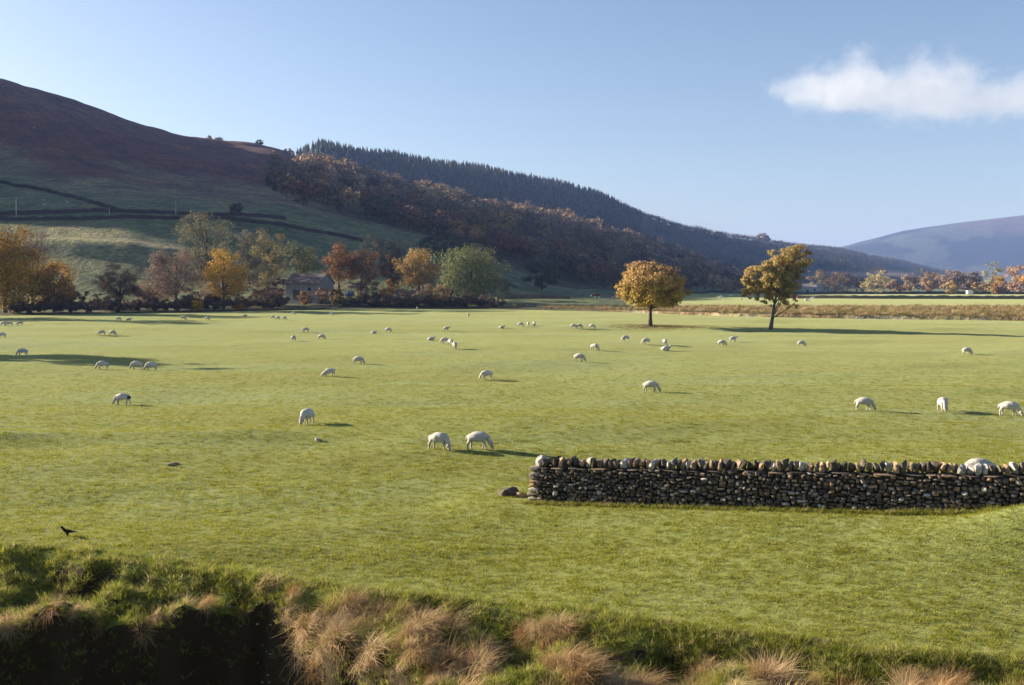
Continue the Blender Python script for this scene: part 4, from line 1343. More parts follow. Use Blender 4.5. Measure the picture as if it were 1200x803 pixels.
# ------------------------------------------------------------------ animals
def skin_mesh(name, joints, edges, root, levels=2, noise=0.0, seed=0):
    """joints: {key: (x,y,z,rx,ry)}"""
    keys = list(joints); ix = {k: i for i, k in enumerate(keys)}
    me = bpy.data.meshes.new(name)
    me.from_pydata([joints[k][:3] for k in keys], [(ix[a], ix[b_]) for a, b_ in edges], [])
    o = bpy.data.objects.new(name, me); C.objects.link(o)
    md = o.modifiers.new('skin', 'SKIN'); md.use_smooth_shade = True
    sv = me.skin_vertices[0].data
    for k in keys:
        j = joints[k]; r = j[3]; r2 = j[4] if len(j) > 4 else r
        sv[ix[k]].radius = (r, r2); sv[ix[k]].use_root = (k == root)
    s = o.modifiers.new('sub', 'SUBSURF'); s.levels = levels; s.render_levels = levels
    dg = bpy.context.evaluated_depsgraph_get()
    out = bpy.data.meshes.new_from_object(o.evaluated_get(dg))
    out.name = name
    bpy.data.objects.remove(o); bpy.data.meshes.remove(me)
    n = len(out.vertices)
    co = np.empty(n * 3); out.vertices.foreach_get('co', co); co = co.reshape(-1, 3)
    no = np.empty(n * 3); out.vertices.foreach_get('normal', no); no = no.reshape(-1, 3)
    if noise:
        d = fbm(co[:, 0] * 9 + co[:, 1] * 5, co[:, 2] * 9 + co[:, 1] * 4, 2, seed) * noise
        co = co + no * d[:, None]
    co[:, 2] -= co[:, 2].min()
    out.vertices.foreach_set('co', co.astype(np.float32).ravel())
    out.polygons.foreach_set('use_smooth', np.ones(len(out.polygons), dtype=bool))
    out.update()
    return out


def sheep_joints(pose, turn=0.0):
    J = {'rump': (-0.38, 0, 0.55, 0.215, 0.225), 'mid': (-0.06, 0, 0.53, 0.25, 0.25), 'chest': (0.24, 0, 0.52, 0.225, 0.225),
         'neck0': (0.44, 0, 0.47, 0.15, 0.15), 'neck1': (0.57, turn * 0.08, 0.33, 0.105, 0.10), 'head': (0.66, turn * 0.16, 0.19, 0.085, 0.08),
         'nose': (0.73, turn * 0.2, 0.07, 0.05, 0.045), 'tail': (-0.60, 0, 0.52, 0.05), 'tail2': (-0.63, 0, 0.36, 0.03)}
    E = [('rump', 'mid'), ('mid', 'chest'), ('chest', 'neck0'), ('neck0', 'neck1'), ('neck1', 'head'), ('head', 'nose'), ('rump', 'tail'), ('tail', 'tail2')]
    for s, q in ((-1, 'a'), (1, 'b')):
        st = 0.07 * s * (1 if pose != 'stand' else 0.4)
        J['hip' + q] = (-0.42, 0.12 * s, 0.40, 0.10); J['hock' + q] = (-0.47 + st, 0.125 * s, 0.22, 0.044); J['hfoot' + q] = (-0.46 + st, 0.125 * s, 0.02, 0.038)
        J['shl' + q] = (0.27, 0.115 * s, 0.36, 0.085); J['knee' + q] = (0.30 - st, 0.12 * s, 0.19, 0.043); J['ffoot' + q] = (0.28 - st * 1.3, 0.12 * s, 0.02, 0.038)
        J['ear' + q] = (0.60, turn * 0.14 + 0.13 * s, 0.23, 0.025)
        E += [('rump', 'hip' + q), ('hip' + q, 'hock' + q), ('hock' + q, 'hfoot' + q), ('chest', 'shl' + q), ('shl' + q, 'knee' + q), ('knee' + q, 'ffoot' + q), ('head', 'ear' + q)]
    if pose == 'stand':
        J['neck1'] = (0.56, 0, 0.62, 0.105, 0.10); J['neck0'] = (0.42, 0, 0.58, 0.15, 0.15)
        J['head'] = (0.66, 0, 0.74, 0.085, 0.08); J['nose'] = (0.80, 0, 0.68, 0.05, 0.045)
        for s, q in ((-1, 'a'), (1, 'b')): J['ear' + q] = (0.62, 0.14 * s, 0.78, 0.025)
    if pose == 'kneel':
        for k, dz in (('chest', -0.20), ('mid', -0.10), ('neck0', -0.24), ('neck1', -0.17), ('head', -0.09), ('nose', -0.02), ('eara', -0.09), ('earb', -0.09)):
            j = J[k]; J[k] = (j[0], j[1], j[2] + dz) + tuple(j[3:])
        for s, q in ((-1, 'a'), (1, 'b')):
            J['shl' + q] = (0.27, 0.115 * s, 0.2, 0.08); J['knee' + q] = (0.30, 0.12 * s, 0.05, 0.045); J['ffoot' + q] = (0.10, 0.12 * s, 0.04, 0.038)
    if pose == 'lie':
        for k in ('rump', 'mid', 'chest'):
            j = J[k]; J[k] = (j[0], j[1], 0.25, j[3] * 1.08, j[4] * 0.98)
        J['tail'] = (-0.58, 0, 0.22, 0.05); J['tail2'] = (-0.64, 0, 0.12, 0.03)
        J['neck0'] = (0.42, 0, 0.32, 0.14, 0.14); J['neck1'] = (0.52, 0, 0.42, 0.10, 0.10); J['head'] = (0.60, 0, 0.50, 0.08, 0.08); J['nose'] = (0.74, 0, 0.44, 0.05, 0.045)
        for s, q in ((-1, 'a'), (1, 'b')):
            J['ear' + q] = (0.57, 0.13 * s, 0.54, 0.025)
            J['hip' + q] = (-0.32, 0.16 * s, 0.14, 0.10); J['hock' + q] = (-0.22, 0.2 * s, 0.06, 0.045); J['hfoot' + q] = (-0.05, 0.2 * s, 0.04, 0.038)
            J['shl' + q] = (0.27, 0.13 * s, 0.14, 0.08); J['knee' + q] = (0.40, 0.15 * s, 0.05, 0.043); J['ffoot' + q] = (0.24, 0.17 * s, 0.04, 0.038)
    J = {k: (j[0] * 0.84, j[1] * 1.02, j[2] * (1.13 if pose != 'lie' else 1.05)) + tuple(q * (1.06 if k in ('rump', 'mid', 'chest', 'neck0') else 0.95) for q in j[3:]) for k, j in J.items()}
    return J, E


def paint_animal(me, pose, mats, mark=False):
    for m in mats: me.materials.append(m)
    for p in me.polygons:
        c = p.center
        leg = c.z < 0.25 and pose in ('graze', 'stand') and c.x < 0.42
        face = c.x > 0.53 and (pose != 'lie' or c.z > 0.36)
        p.material_index = 1 if (leg or face) else 0
        if mark and c.x < -0.36 and 0.42 < c.z < 0.74 and c.y < 0.35: p.material_index = 2
    return me


SH = {}
for key, pose, turn in (('graze', 'graze', 0), ('grazeL', 'graze', 1.0), ('grazeR', 'graze', -1.0), ('stand', 'stand', 0), ('kneel', 'kneel', 0), ('lie', 'lie', 0)):
    J, E = sheep_joints(pose, turn)
    SH[key] = paint_animal(skin_mesh('sheep', J, E, 'rump', 2, 0.035, 3), pose, [M_wool, M_face])
J, E = sheep_joints('graze', 0)
SH['marked'] = paint_animal(skin_mesh('sheep', J, E, 'rump', 2, 0.035, 4), 'graze', [M_wool, M_face, M_mark], True)

L_, R_, A_, T_ = 180, 0, 90, 270        # heading: left, right, away, towards the camera
SHEEP = [
    (143, 475, L_, 'marked', 1.0, 'sheep grazing leftwards with a dark mark on its rump'),
    (360, 497, 250, 'graze', 1.05, 'large sheep grazing alone, seen head-on in the left middle of the meadow'),
    (515, 527, 335, 'grazeR', 1.0, 'left one of the two nearest sheep grazing side by side'),
    (561, 527, 352, 'graze', 1.05, 'right one of the two nearest sheep, grazing to the right'),
    (385, 441, 188, 'kneel', 1.0, 'sheep kneeling on its front legs with its rump raised'),
    (420, 427, R_, 'graze', 1.0, 'sheep grazing rightwards just above the kneeling sheep'),
    (570, 445, 200, 'graze', 1.0, 'lone sheep grazing leftwards in the middle of the meadow'),
    (763, 460, 345, 'graze', 1.05, 'sheep grazing rightwards alone on the low swell above the wall'),
    (1013, 481, 350, 'graze', 1.0, 'leftmost of the three sheep in the near right meadow'),
    (1105, 482, 262, 'graze', 1.05, 'middle of the three near right sheep, seen end-on'),
    (1183, 487, 335, 'grazeR', 1.05, 'sheep grazing at the right edge of the near meadow'),
    (120, 433, 195, 'graze', 1.0, 'left sheep of the three at the end of the long shadow'),
    (160, 433, 190, 'graze', 1.0, 'middle sheep of the three at the end of the long shadow'),
    (177, 434, 205, 'graze', 1.0, 'right sheep of the three at the end of the long shadow'),
    (26, 417, 190, 'graze', 1.0, 'sheep on the upper edge of the long shadow at far left'),
    (2, 396, 195, 'graze', 1.0, 'sheep cut by the left edge of the picture'),
    (119, 393, 200, 'graze', 1.0, 'left of a close pair below the orange trees'),
    (132, 393, 350, 'graze', 1.0, 'right of a close pair below the orange trees'),
    (4, 382, R_, 'stand', 1.0, 'leftmost of the three sheep in shade under the left edge tree'),
    (11, 382, 185, 'graze', 1.0, 'middle of the three sheep in shade under the left edge tree'),
    (23, 381.5, 190, 'graze', 1.0, 'rightmost of the three sheep in shade under the left edge tree'),
    (139, 376, 20, 'graze', 1.0, 'farther of two sheep before the dark bare tree'),
    (151, 377.5, R_, 'stand', 1.0, 'nearer of two sheep before the dark bare tree'),
    (215, 375, R_, 'graze', 1.0, 'sheep in shade before the half-bare tan tree'),
    (243, 375.5, 350, 'graze', 1.0, 'sheep just right of the shade before the golden tree'),
    (287, 371, R_, 'lie', 1.0, 'sheep lying in shade below the slanting trunk'),
    (320, 374, 190, 'graze', 1.0, 'left sheep of the trio left of the barn bushes'),
    (325, 374.5, 340, 'graze', 1.0, 'middle sheep of the trio left of the barn bushes'),
    (333, 375, 345, 'graze', 1.0, 'right sheep of the trio left of the barn bushes'),
    (344, 369, R_, 'graze', 1.0, 'far sheep directly below the barn'),
    (389, 370, R_, 'graze', 1.0, 'far sheep below the tank trailer'),
    (344, 400, 80, 'graze', 1.0, 'sheep facing away, leftmost of a loose trio below the barn'),
    (358, 389.5, 185, 'graze', 1.0, 'farthest of a loose trio below the barn'),
    (377, 398, 350, 'graze', 1.0, 'rightmost of a loose trio below the barn'),
    (438, 391, R_, 'lie', 0.9, 'small sheep lying left of a grazing one, left centre'),
    (455, 389.5, 345, 'graze', 1.0, 'sheep grazing just right of the small lying one, left centre'),
    (505, 399, R_, 'lie', 1.05, 'sheep lying left of the tight cluster of three'),
    (523, 388.5, R_, 'stand', 1.0, 'sheep standing above the tight cluster of three'),
    (521, 403, 190, 'graze', 1.0, 'left sheep of the tight cluster of three'),
    (528, 405, 300, 'graze', 1.0, 'middle sheep of the tight cluster of three'),
    (533, 409, 280, 'graze', 1.0, 'right and nearest sheep of the tight cluster of three'),
    (549, 371, 260, 'graze', 1.0, 'lone far sheep below the sage green tree'),
    (489, 363, 270, 'stand', 1.0, 'farthest sheep at the top edge of the meadow'),
    (588, 385, R_, 'lie', 1.0, 'sheep lying left of the far row of three'),
    (610, 383, 350, 'graze', 1.0, 'left and largest of the far row of three'),
    (619, 382, 270, 'graze', 0.9, 'middle of the far row of three'),
    (626, 382, 285, 'graze', 0.95, 'right of the far row of three'),
    (672, 385, 350, 'graze', 1.0, 'left of two touching sheep left of the round tree'),
    (679, 385, R_, 'graze', 1.0, 'right of two touching sheep left of the round tree'),
    (694, 385, 340, 'graze', 1.0, 'single sheep right of the touching pair, left of the round tree'),
    (697, 411, 320, 'graze', 1.0, 'farther of two sheep below and left of the round tree'),
    (679, 424, 340, 'graze', 1.05, 'nearer of two sheep below and left of the round tree'),
    (733, 400, 200, 'graze', 1.0, 'sheep grazing below the left side of the round tree'),
    (757, 403.5, 195, 'graze', 1.0, 'sheep grazing straight below the round tree trunk'),
    (779, 404.5, 95, 'graze', 1.0, 'sheep facing away just behind a lying one'),
    (780, 411, R_, 'lie', 1.1, 'sheep lying below and right of the round tree'),
    (846, 405.5, 345, 'graze', 1.0, 'nearer of the pair left of the birch'),
    (859, 401, R_, 'stand', 1.0, 'farther of the pair left of the birch'),
    (939, 406, R_, 'graze', 1.0, 'sheep grazing below the birch shadow'),
    (1133, 415.5, R_, 'graze', 1.0, 'lone sheep at right below the end of the birch shadow'),
    (848, 353, 270, 'graze', 1.0, 'small sheep beside the white cattle beyond the river'),
    (869, 351.5, R_, 'graze', 1.0, 'sheep beyond the river between the two meadow trees'),
    (704, 0, 0, None, 0, ''),
]
for px, py, hd, pose, sc, lab in SHEEP:
    if pose is None: continue
    g = ground(px, py)
    o = obj('sheep', SH[pose], None, g - Vector((0, 0, 0.01)), math.radians(hd))
    sc *= 0.87
    o.scale = (sc, sc, sc)
    tag(o, lab, 'sheep', 'sheep grazing the meadow')
x = 13.8; y = 29.4
o = obj('sheep', SH['graze'], None, (x, y, h1(x, y)), math.radians(185)); o.scale = (0.92, 0.92, 0.92)
tag(o, 'sheep behind the near wall, only its back showing over the cope', 'sheep', 'sheep grazing the meadow')

# cattle beyond the river
def cow_mesh(mats):
    J, E = sheep_joints('graze', 0)
    J = {k: (j[0] * 1.9, j[1] * 1.7, j[2] * 1.85 + (0.0)) + tuple(q * (1.75 if k in ('rump', 'mid', 'chest', 'neck0') else 1.5) for q in j[3:]) for k, j in J.items()}
    J['neck1'] = (1.25, 0, 0.95, 0.2, 0.18); J['head'] = (1.5, 0, 0.8, 0.15, 0.14); J['nose'] = (1.72, 0, 0.6, 0.10, 0.09)
    for s, q in ((-1, 'a'), (1, 'b')): J['ear' + q] = (1.42, 0.24 * s, 0.92, 0.05)
    me = skin_mesh('cow', J, E, 'rump', 2)
    for m in mats: me.materials.append(m)
    for p in me.polygons:
        c = p.center
        p.material_index = 1 if (c.x > 1.45 or c.z < 0.62) else 0
    return me


cow_red = cow_mesh([M_red, M_white]); cow_white = cow_mesh([M_white, M_white])
for px, py, hd, me, sc, lab in ((699, 349.5, 180, cow_red, 1.15, 'dark red cow with a white belly on the bank left of the round tree'),
                                (845, 350.5, 185, cow_white, 1.0, 'left and larger of two white cattle beyond the river'),
                                (856, 348.5, 10, cow_white, 0.95, 'right one of two white cattle between the meadow trees'),
                                (935, 351.5, 90, cow_red, 1.0, 'red cow half hidden by the right side of the birch'),
                                (945, 354, 0, cow_white, 0.85, 'near white cow right of the birch beyond the river'),
                                (953, 351, 200, cow_white, 0.85, 'far white cow right of the birch beyond the river')):
    g = ground(px, py)
    o = obj('cow', me, None, g, math.radians(hd)); o.scale = (sc,) * 3
    tag(o, lab, 'cow', 'cattle beyond the river')
for px, py in ((699, 349.5),):
    pass
g = ground(718, 349.5)
o = obj('cow', cow_red, None, g, math.radians(270)); o.scale = (0.6,) * 3
tag(o, 'small brown calf touching the left of the round tree', 'cow', 'cattle beyond the river')
# hillside sheep
for px, py, lab in ((51, 236, 'upper tiny sheep on the shaded hillside pasture'), (52, 241, 'lower tiny sheep on the shaded hillside pasture'), (79, 238.5, 'tiny sheep right of two on the shaded hillside pasture'),
                    (40, 151, 'tiny white sheep high on the heather hill')):
    g = ground(px, py)
    o = obj('sheep', SH['stand'], None, g, random.uniform(0, 6)); o.scale = (1.2,) * 3
    tag(o, lab, 'sheep', 'sheep on the hillside')

# crow
J = {'body': (0, 0, 0.17, 0.062, 0.058), 'rear': (-0.11, 0, 0.155, 0.045, 0.04), 'tail': (-0.25, 0, 0.135, 0.035, 0.013), 'tailtip': (-0.31, 0, 0.125, 0.03, 0.008),
     'breast': (0.08, 0, 0.19, 0.055, 0.05), 'neck': (0.13, 0, 0.25, 0.038), 'head': (0.155, 0, 0.30, 0.038), 'beak': (0.215, 0, 0.295, 0.015), 'beaktip': (0.245, 0, 0.288, 0.005)}
E = [('body', 'rear'), ('rear', 'tail'), ('tail', 'tailtip'), ('body', 'breast'), ('breast', 'neck'), ('neck', 'head'), ('head', 'beak'), ('beak', 'beaktip')]
for s, q in ((-1, 'a'), (1, 'b')):
    J['th' + q] = (-0.01, 0.035 * s, 0.10, 0.022); J['ft' + q] = (0.0, 0.038 * s, 0.02, 0.009); J['toe' + q] = (0.045, 0.038 * s, 0.008, 0.008)
    E += [('body', 'th' + q), ('th' + q, 'ft' + q), ('ft' + q, 'toe' + q)]
cme = skin_mesh('crow', J, E, 'body', 2); cme.materials.append(M_crow)
g = ground(79, 629)
o = obj('crow', cme, None, g, math.radians(186)); o.scale = (0.85,) * 3
tag(o, 'black crow standing in the turf above the stream bank', 'bird')

# ------------------------------------------------------------------ grass
def blade_template(name, rng, nb, hmin, hmax, spread, width, droop, mat, segs=3, mound=0.0):
    V, Q, Cc = [], [], []
    n = 0
    for i in range(nb):
        a = rng.uniform(0, 6.283); r = spread * math.sqrt(rng.uniform())
        bx, by = r * math.cos(a), r * math.sin(a)
        h = rng.uniform(hmin, hmax); a2 = a + rng.normal(0, 0.9)
        dr = droop * rng.uniform(0.3, 1.3)
        dx, dy = math.cos(a2), math.sin(a2)
        if mound:
            dx += 0.55; dy -= 0.25; q_ = math.hypot(dx, dy) + 1e-6; k_ = min(1.0, q_); dx, dy = dx / q_ * (0.5 + 0.5 * k_), dy / q_ * (0.5 + 0.5 * k_)
        wv = np.array([-dy, dx, 0]) * width * rng.uniform(0.7, 1.3) / 2
        sh = rng.uniform(0.7, 1.3)
        side = rng.normal(0, 0.35) if mound else rng.normal(0, 0.1)
        z0 = mound * (1 - (r / spread)**2) * rng.uniform(0.5, 1.0)
        if mound: wv = wv * rng.uniform(0.6, 1.9)
        for k in range(segs + 1):
            t = k / segs
            p = np.array([bx + (dx * t**1.8 - dy * side * t**2.5) * dr * h, by + (dy * t**1.8 + dx * side * t**2.5) * dr * h, z0 + h * (t - (0.62 if mound else 0.42) * min(dr, 1.4) * t**2.2)])
            ww = wv * (1 - 0.85 * t)
            V += [p - ww, p + ww]
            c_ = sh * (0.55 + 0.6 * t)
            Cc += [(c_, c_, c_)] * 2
            if k: Q.append((n + 2 * k - 2, n + 2 * k - 1, n + 2 * k + 1, n + 2 * k))
        n += 2 * (segs + 1)
    return mesh_np(name, np.array(V), np.array(Q), mat, np.array(Cc))


def instancer(name, label, cat, pts, rot, scl, templates):
    coll = bpy.data.collections.new(name + '_source')
    for i, me in enumerate(templates):
        coll.objects.link(bpy.data.objects.new('%s_tuft_%02d' % (name, i), me))
    n = len(pts)
    me = bpy.data.meshes.new(name)
    me.vertices.add(n); me.vertices.foreach_set('co', np.asarray(pts, dtype=np.float32).ravel())
    a = me.attributes.new('rot', 'FLOAT_VECTOR', 'POINT'); a.data.foreach_set('vector', np.asarray(rot, dtype=np.float32).ravel())
    a = me.attributes.new('scl', 'FLOAT_VECTOR', 'POINT'); a.data.foreach_set('vector', np.asarray(scl, dtype=np.float32).ravel())
    a = me.attributes.new('idx', 'INT', 'POINT'); a.data.foreach_set('value', np.random.default_rng(1).integers(0, len(templates), n).astype(np.int32))
    me.update()
    o = obj(name, me)
    ng = bpy.data.node_groups.new(name + '_nodes', 'GeometryNodeTree')
    ng.interface.new_socket('Geometry', in_out='INPUT', socket_type='NodeSocketGeometry')
    ng.interface.new_socket('Geometry', in_out='OUTPUT', socket_type='NodeSocketGeometry')
    gi = ng.nodes.new('NodeGroupInput'); go = ng.nodes.new('NodeGroupOutput')
    ci = ng.nodes.new('GeometryNodeCollectionInfo'); ci.inputs['Collection'].default_value = coll
    ci.inputs['Separate Children'].default_value = True; ci.inputs['Reset Children'].default_value = True
    ip = ng.nodes.new('GeometryNodeInstanceOnPoints'); ip.inputs['Pick Instance'].default_value = True
    def at(nm, ty):
        q = ng.nodes.new('GeometryNodeInputNamedAttribute'); q.data_type = ty; q.inputs['Name'].default_value = nm
        return q.outputs['Attribute']
    e2r = ng.nodes.new('FunctionNodeEulerToRotation')
    L = ng.links.new
    L(gi.outputs[0], ip.inputs['Points']); L(ci.outputs[0], ip.inputs['Instance'])
    L(at('idx', 'INT'), ip.inputs['Instance Index'])
    L(at('rot', 'FLOAT_VECTOR'), e2r.inputs[0]); L(e2r.outputs[0], ip.inputs['Rotation'])
    L(at('scl', 'FLOAT_VECTOR'), ip.inputs['Scale'])
    L(ip.outputs[0], go.inputs[0])
    md = o.modifiers.new('scatter', 'NODES'); md.node_group = ng
    return tag(o, label, cat, kind='stuff')


rng = np.random.default_rng(2024)
M_gr = mat_blade('grass_blades', [(0.0, (0.22, 0.24, 0.018)), (0.5, (0.29, 0.30, 0.028)), (0.85, (0.35, 0.345, 0.05)), (1.0, (0.40, 0.35, 0.13))], 0.5)
M_gr2 = mat_blade('rank_grass', [(0.0, (0.17, 0.21, 0.028)), (0.5, (0.28, 0.30, 0.05)), (0.85, (0.37, 0.34, 0.10)), (1.0, (0.50, 0.42, 0.24))], 0.5)
M_dry = mat_blade('dry_grass', [(0.0, (0.24, 0.12, 0.045)), (0.3, (0.44, 0.29, 0.14)), (0.65, (0.60, 0.46, 0.29)), (0.85, (0.52, 0.36, 0.18)), (1.0, (0.30, 0.30, 0.07))], 0.4)
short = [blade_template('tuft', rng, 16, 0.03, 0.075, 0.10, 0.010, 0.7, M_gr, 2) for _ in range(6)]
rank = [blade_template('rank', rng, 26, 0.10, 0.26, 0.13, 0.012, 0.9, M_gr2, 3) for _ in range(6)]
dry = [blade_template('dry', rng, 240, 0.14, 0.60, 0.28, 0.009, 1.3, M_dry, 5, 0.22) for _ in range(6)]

M_coarse = mat_blade('coarse_grass', [(0.0, (0.19, 0.17, 0.06)), (0.5, (0.36, 0.28, 0.12)), (1.0, (0.48, 0.35, 0.20))], 0.35)
coarse = [blade_template('coarse', rng, 26, 0.25, 0.6, 0.25, 0.05, 0.7, M_coarse, 2) for _ in range(4)]


def place(u0, u1, y0, y1, dens_fn, n_try):
    Y = np.sqrt(rng.uniform(y0**2, y1**2, n_try)); u = rng.uniform(u0, u1, n_try)
    x = (u - 600) * Y / F
    keep = rng.uniform(0, 1, n_try) < dens_fn(x, Y)
    x, Y = x[keep], Y[keep]
    return np.stack([x, Y, H(x, Y)], 1)


def edge_y(x): return np.interp(x, E_X, E_Y)
def gul_y(x): return np.interp(x, G_X, G_Y)


# grazed turf
def d_short(x, y): return np.where(y > edge_y(x) - 0.15, np.clip((24.0 / y) ** 2, 0, 1) * sstep(115, 60, y), 0)
pts = place(-230, 1430, 15, 115, d_short, 700000)
n = len(pts); s = (0.8 + 0.28 * fbm(pts[:, 0] / 1.7, pts[:, 1] / 1.2, 2, 301) + 0.006 * (pts[:, 1] - 20)) * rng.uniform(0.7, 1.3, n)
szf = 1 - 0.75 * sstep(25, 110, pts[:, 1])
instancer('meadow_grass', 'short grazed green grass of the near meadow', 'grass', pts, np.stack([rng.normal(0, .1, n), rng.normal(0, .1, n), rng.uniform(0, 6.28, n)], 1), np.stack([s * 1.25, s * 1.25, s * szf], 1), short)


# rank grass on the slumped bank
def d_rank(x, y):
    e, g_ = edge_y(x), gul_y(x)
    return np.where((y < e + 0.5) & (y > g_ - 0.28), 1.0, 0) * (0.6 + 0.9 * fbm(x / 0.6, y / 0.5, 2, 311))
pts = place(-300, 1500, 14, 25, d_rank, 61000)
ws = rng.uniform(-0.3, 14.5, 900); wo = -0.42 - np.abs(rng.normal(0, 0.09, 900))
wx = 0.78 + ws * WCA - wo * WSA; wy = 29.35 + ws * WSA + wo * WCA
pts = np.concatenate([pts, np.stack([wx, wy, H(wx, wy)], 1)])     # longer grass along the wall foot
n = len(pts); s = rng.uniform(0.4, 0.95, n) * np.where(pts[:, 1] > 25.5, 0.75, 1)
instancer('bank_grass', 'rank green grass on the slumped stream bank', 'grass', pts, np.stack([rng.normal(0.2, .25, n), rng.normal(0, .25, n), rng.uniform(0, 6.28, n)], 1), np.stack([s * 1.1, s * 1.1, s], 1), rank)


# dry grass: drooping from the gully lip, and tussocks at lower right
def d_dry(x, y):
    e, g_ = edge_y(x), gul_y(x)
    lip = np.where((x < -4.6) & (y < g_ + 0.02), 0, 1) * np.exp(-((y - g_ - 0.05 + np.where(x > -5, 0.12, 0)) / np.where(x > -5, 0.3, 0.16))**2) * 0.5
    tus = np.where((x > -4.2) & (y < e - 0.4) & (y > g_ - 0.3), 1, 0) * sstep(-0.16, 0.14, fbm(x / 0.85, y / 0.85, 2, 321) + 0.06 * np.clip(e - y - 1.2, 0, 3)) * 0.6
    return np.maximum(lip, tus)
pts = place(-300, 1500, 13.5, 25, d_dry, 12500)
n = len(pts); s = rng.uniform(0.38, 0.95, n) * np.where(pts[:, 0] < -4.3, 0.7, 1.0)
lipm = np.abs(pts[:, 1] - gul_y(pts[:, 0])) < 0.5
rx = np.where(lipm & (pts[:, 0] < -2.5), rng.uniform(0.5, 1.5, n), rng.normal(0.15, .3, n))
instancer('dry_grass', 'long dry tan grass tussocks on the stream bank', 'grass', pts, np.stack([rx, rng.normal(0, .3, n), rng.normal(0, 0.6, n)], 1), np.stack([s, s, s * 0.95], 1), dry)

# rough grass along the far river bank
def d_far(x, y):
    u = 600 + F * x / y
    return np.where((y > Ym(u) + 12.3) & (y < 282) & (u > 560), 1.0, 0) * (0.5 + 1.2 * fbm(x / 5, y / 4, 2, 341))
pts = place(560, 1420, 170, 283, d_far, 19500)
n = len(pts); s = rng.uniform(0.7, 1.7, n)
instancer('river_bank_grass', 'coarse tan grass on the far river bank', 'grass', pts, np.stack([rng.normal(0, .2, n), rng.normal(0, .2, n), rng.uniform(0, 6.28, n)], 1), np.stack([s * 2.2, s * 2.2, s], 1), coarse)

# ------------------------------------------------------------------ haze and cloud
mb = MB(); mb.box((0, 4500, 215), (16000, 9600, 440))
hz = obj('haze', mb.mesh('haze'))
m = bpy.data.materials.new('haze_air'); m.use_nodes = True
nt = m.node_tree; nt.nodes.clear()
out = nt.nodes.new('ShaderNodeOutputMaterial'); pv = nt.nodes.new('ShaderNodeVolumePrincipled')
pv.inputs['Color'].default_value = (0.30, 0.46, 1.0, 1)
pv.inputs['Density'].default_value = 0.00008
pv.inputs['Anisotropy'].default_value = 0.0
nt.links.new(pv.outputs[0], out.inputs['Volume'])
hz.data.materials.append(m)
tag(hz, 'pale blue autumn haze filling the valley', 'haze', kind='stuff')
hz.display_type = 'WIRE'

CY_ = 8000.0
def cpt(px, py): return Vector(((px - 600) * CY_ / F, CY_, zpy(py, CY_)))
puffs = [(a_, 104 + (b_ - 104) * 1.25 + 2, c_ * 1.2, d_ * 1.45) for a_, b_, c_, d_ in [(930, 104, 40, 12), (970, 100, 50, 20), (1005, 88, 36, 26), (1040, 104, 52, 18), (1095, 90, 42, 30), (1080, 118, 60, 20), (1130, 104, 40, 26), (1160, 116, 60, 18), (1200, 106, 34, 18), (1235, 108, 50, 24), (1290, 112, 55, 20), (985, 114, 50, 12)]]
bm = bmesh.new()
for px, py, rx, ry in puffs:
    p = cpt(px, py); s = CY_ / F
    r = bmesh.ops.create_icosphere(bm, subdivisions=3, radius=1.0)
    for v in r['verts']:
        v.co = Vector((v.co.x * rx * s * 1.25, v.co.y * rx * s * 1.1, v.co.z * ry * s * 1.3)) + p
me = bpy.data.meshes.new('cloud'); bm.to_mesh(me); bm.free()
cl = obj('cloud', me)
rm = cl.modifiers.new('fuse', 'REMESH'); rm.mode = 'VOXEL'; rm.voxel_size = 22
m = bpy.data.materials.new('cloud_vapour'); m.use_nodes = True
nt = m.node_tree; nt.nodes.clear()
out = nt.nodes.new('ShaderNodeOutputMaterial'); pv = nt.nodes.new('ShaderNodeVolumePrincipled')
pv.inputs['Color'].default_value = (0.98, 0.98, 0.99, 1); pv.inputs['Anisotropy'].default_value = 0.2
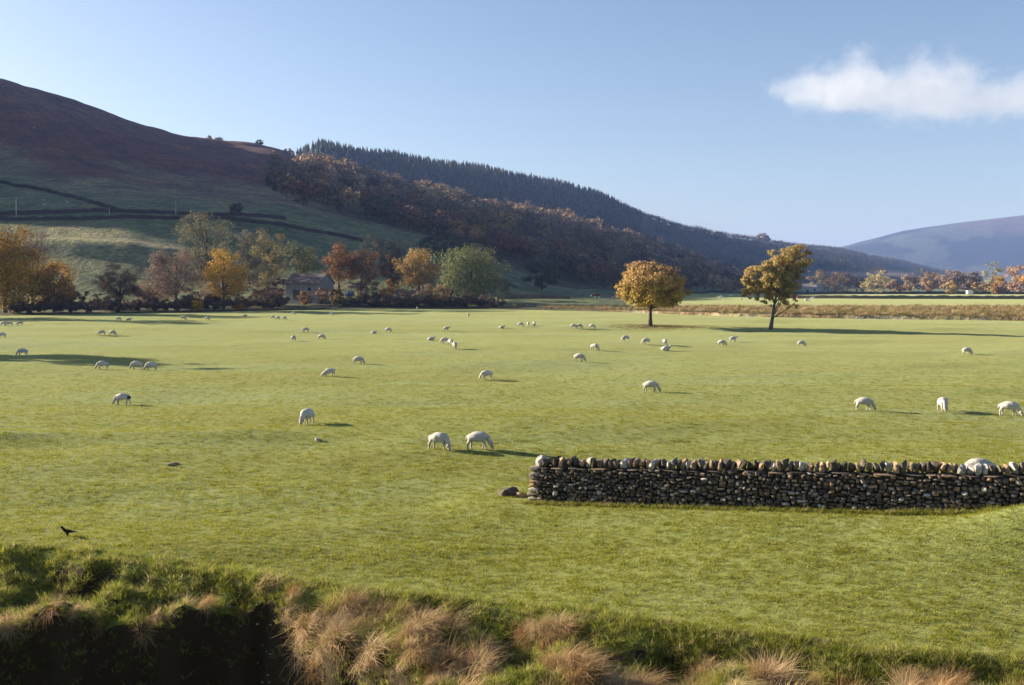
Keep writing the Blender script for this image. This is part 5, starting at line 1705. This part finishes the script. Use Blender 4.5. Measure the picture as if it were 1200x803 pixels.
geo = nt.nodes.new('ShaderNodeNewGeometry')
tot = None
for px, py, rx, ry in puffs:      # soft falloff of every puff, summed
    p = cpt(px, py); s = CY_ / F
    sub = nt.nodes.new('ShaderNodeVectorMath'); sub.operation = 'SUBTRACT'; nt.links.new(geo.outputs['Position'], sub.inputs[0]); sub.inputs[1].default_value = p
    mul = nt.nodes.new('ShaderNodeVectorMath'); mul.operation = 'MULTIPLY'; nt.links.new(sub.outputs[0], mul.inputs[0]); mul.inputs[1].default_value = (1 / (rx * s), 1 / (rx * s), 1 / (ry * s))
    ln = nt.nodes.new('ShaderNodeVectorMath'); ln.operation = 'LENGTH'; nt.links.new(mul.outputs[0], ln.inputs[0])
    mr = nt.nodes.new('ShaderNodeMapRange'); mr.inputs[1].default_value = 1.15; mr.inputs[2].default_value = 0.1; nt.links.new(ln.outputs['Value'], mr.inputs[0])
    if tot is None: tot = mr.outputs[0]
    else:
        ad = nt.nodes.new('ShaderNodeMath'); ad.operation = 'ADD'; nt.links.new(tot, ad.inputs[0]); nt.links.new(mr.outputs[0], ad.inputs[1]); tot = ad.outputs[0]
nz = noise_node(nt, 0.0042, 8, 0.68, geo.outputs['Position'])
ad = nt.nodes.new('ShaderNodeMath'); ad.operation = 'MULTIPLY_ADD'; nt.links.new(nz.outputs[0], ad.inputs[0]); ad.inputs[1].default_value = 3.6
sb = nt.nodes.new('ShaderNodeMath'); sb.operation = 'SUBTRACT'; nt.links.new(tot, sb.inputs[0]); sb.inputs[1].default_value = 2.15
nt.links.new(sb.outputs[0], ad.inputs[2])
mr = nt.nodes.new('ShaderNodeMapRange'); mr.inputs[1].default_value = 0.0; mr.inputs[2].default_value = 0.8; mr.inputs[3].default_value = 0.0; mr.inputs[4].default_value = 0.00105
nt.links.new(ad.outputs[0], mr.inputs[0]); nt.links.new(mr.outputs[0], pv.inputs['Density']); nt.links.new(pv.outputs[0], out.inputs['Volume'])
me.materials.append(m)
tag(cl, 'long soft white cloud at the upper right', 'cloud', kind='structure')
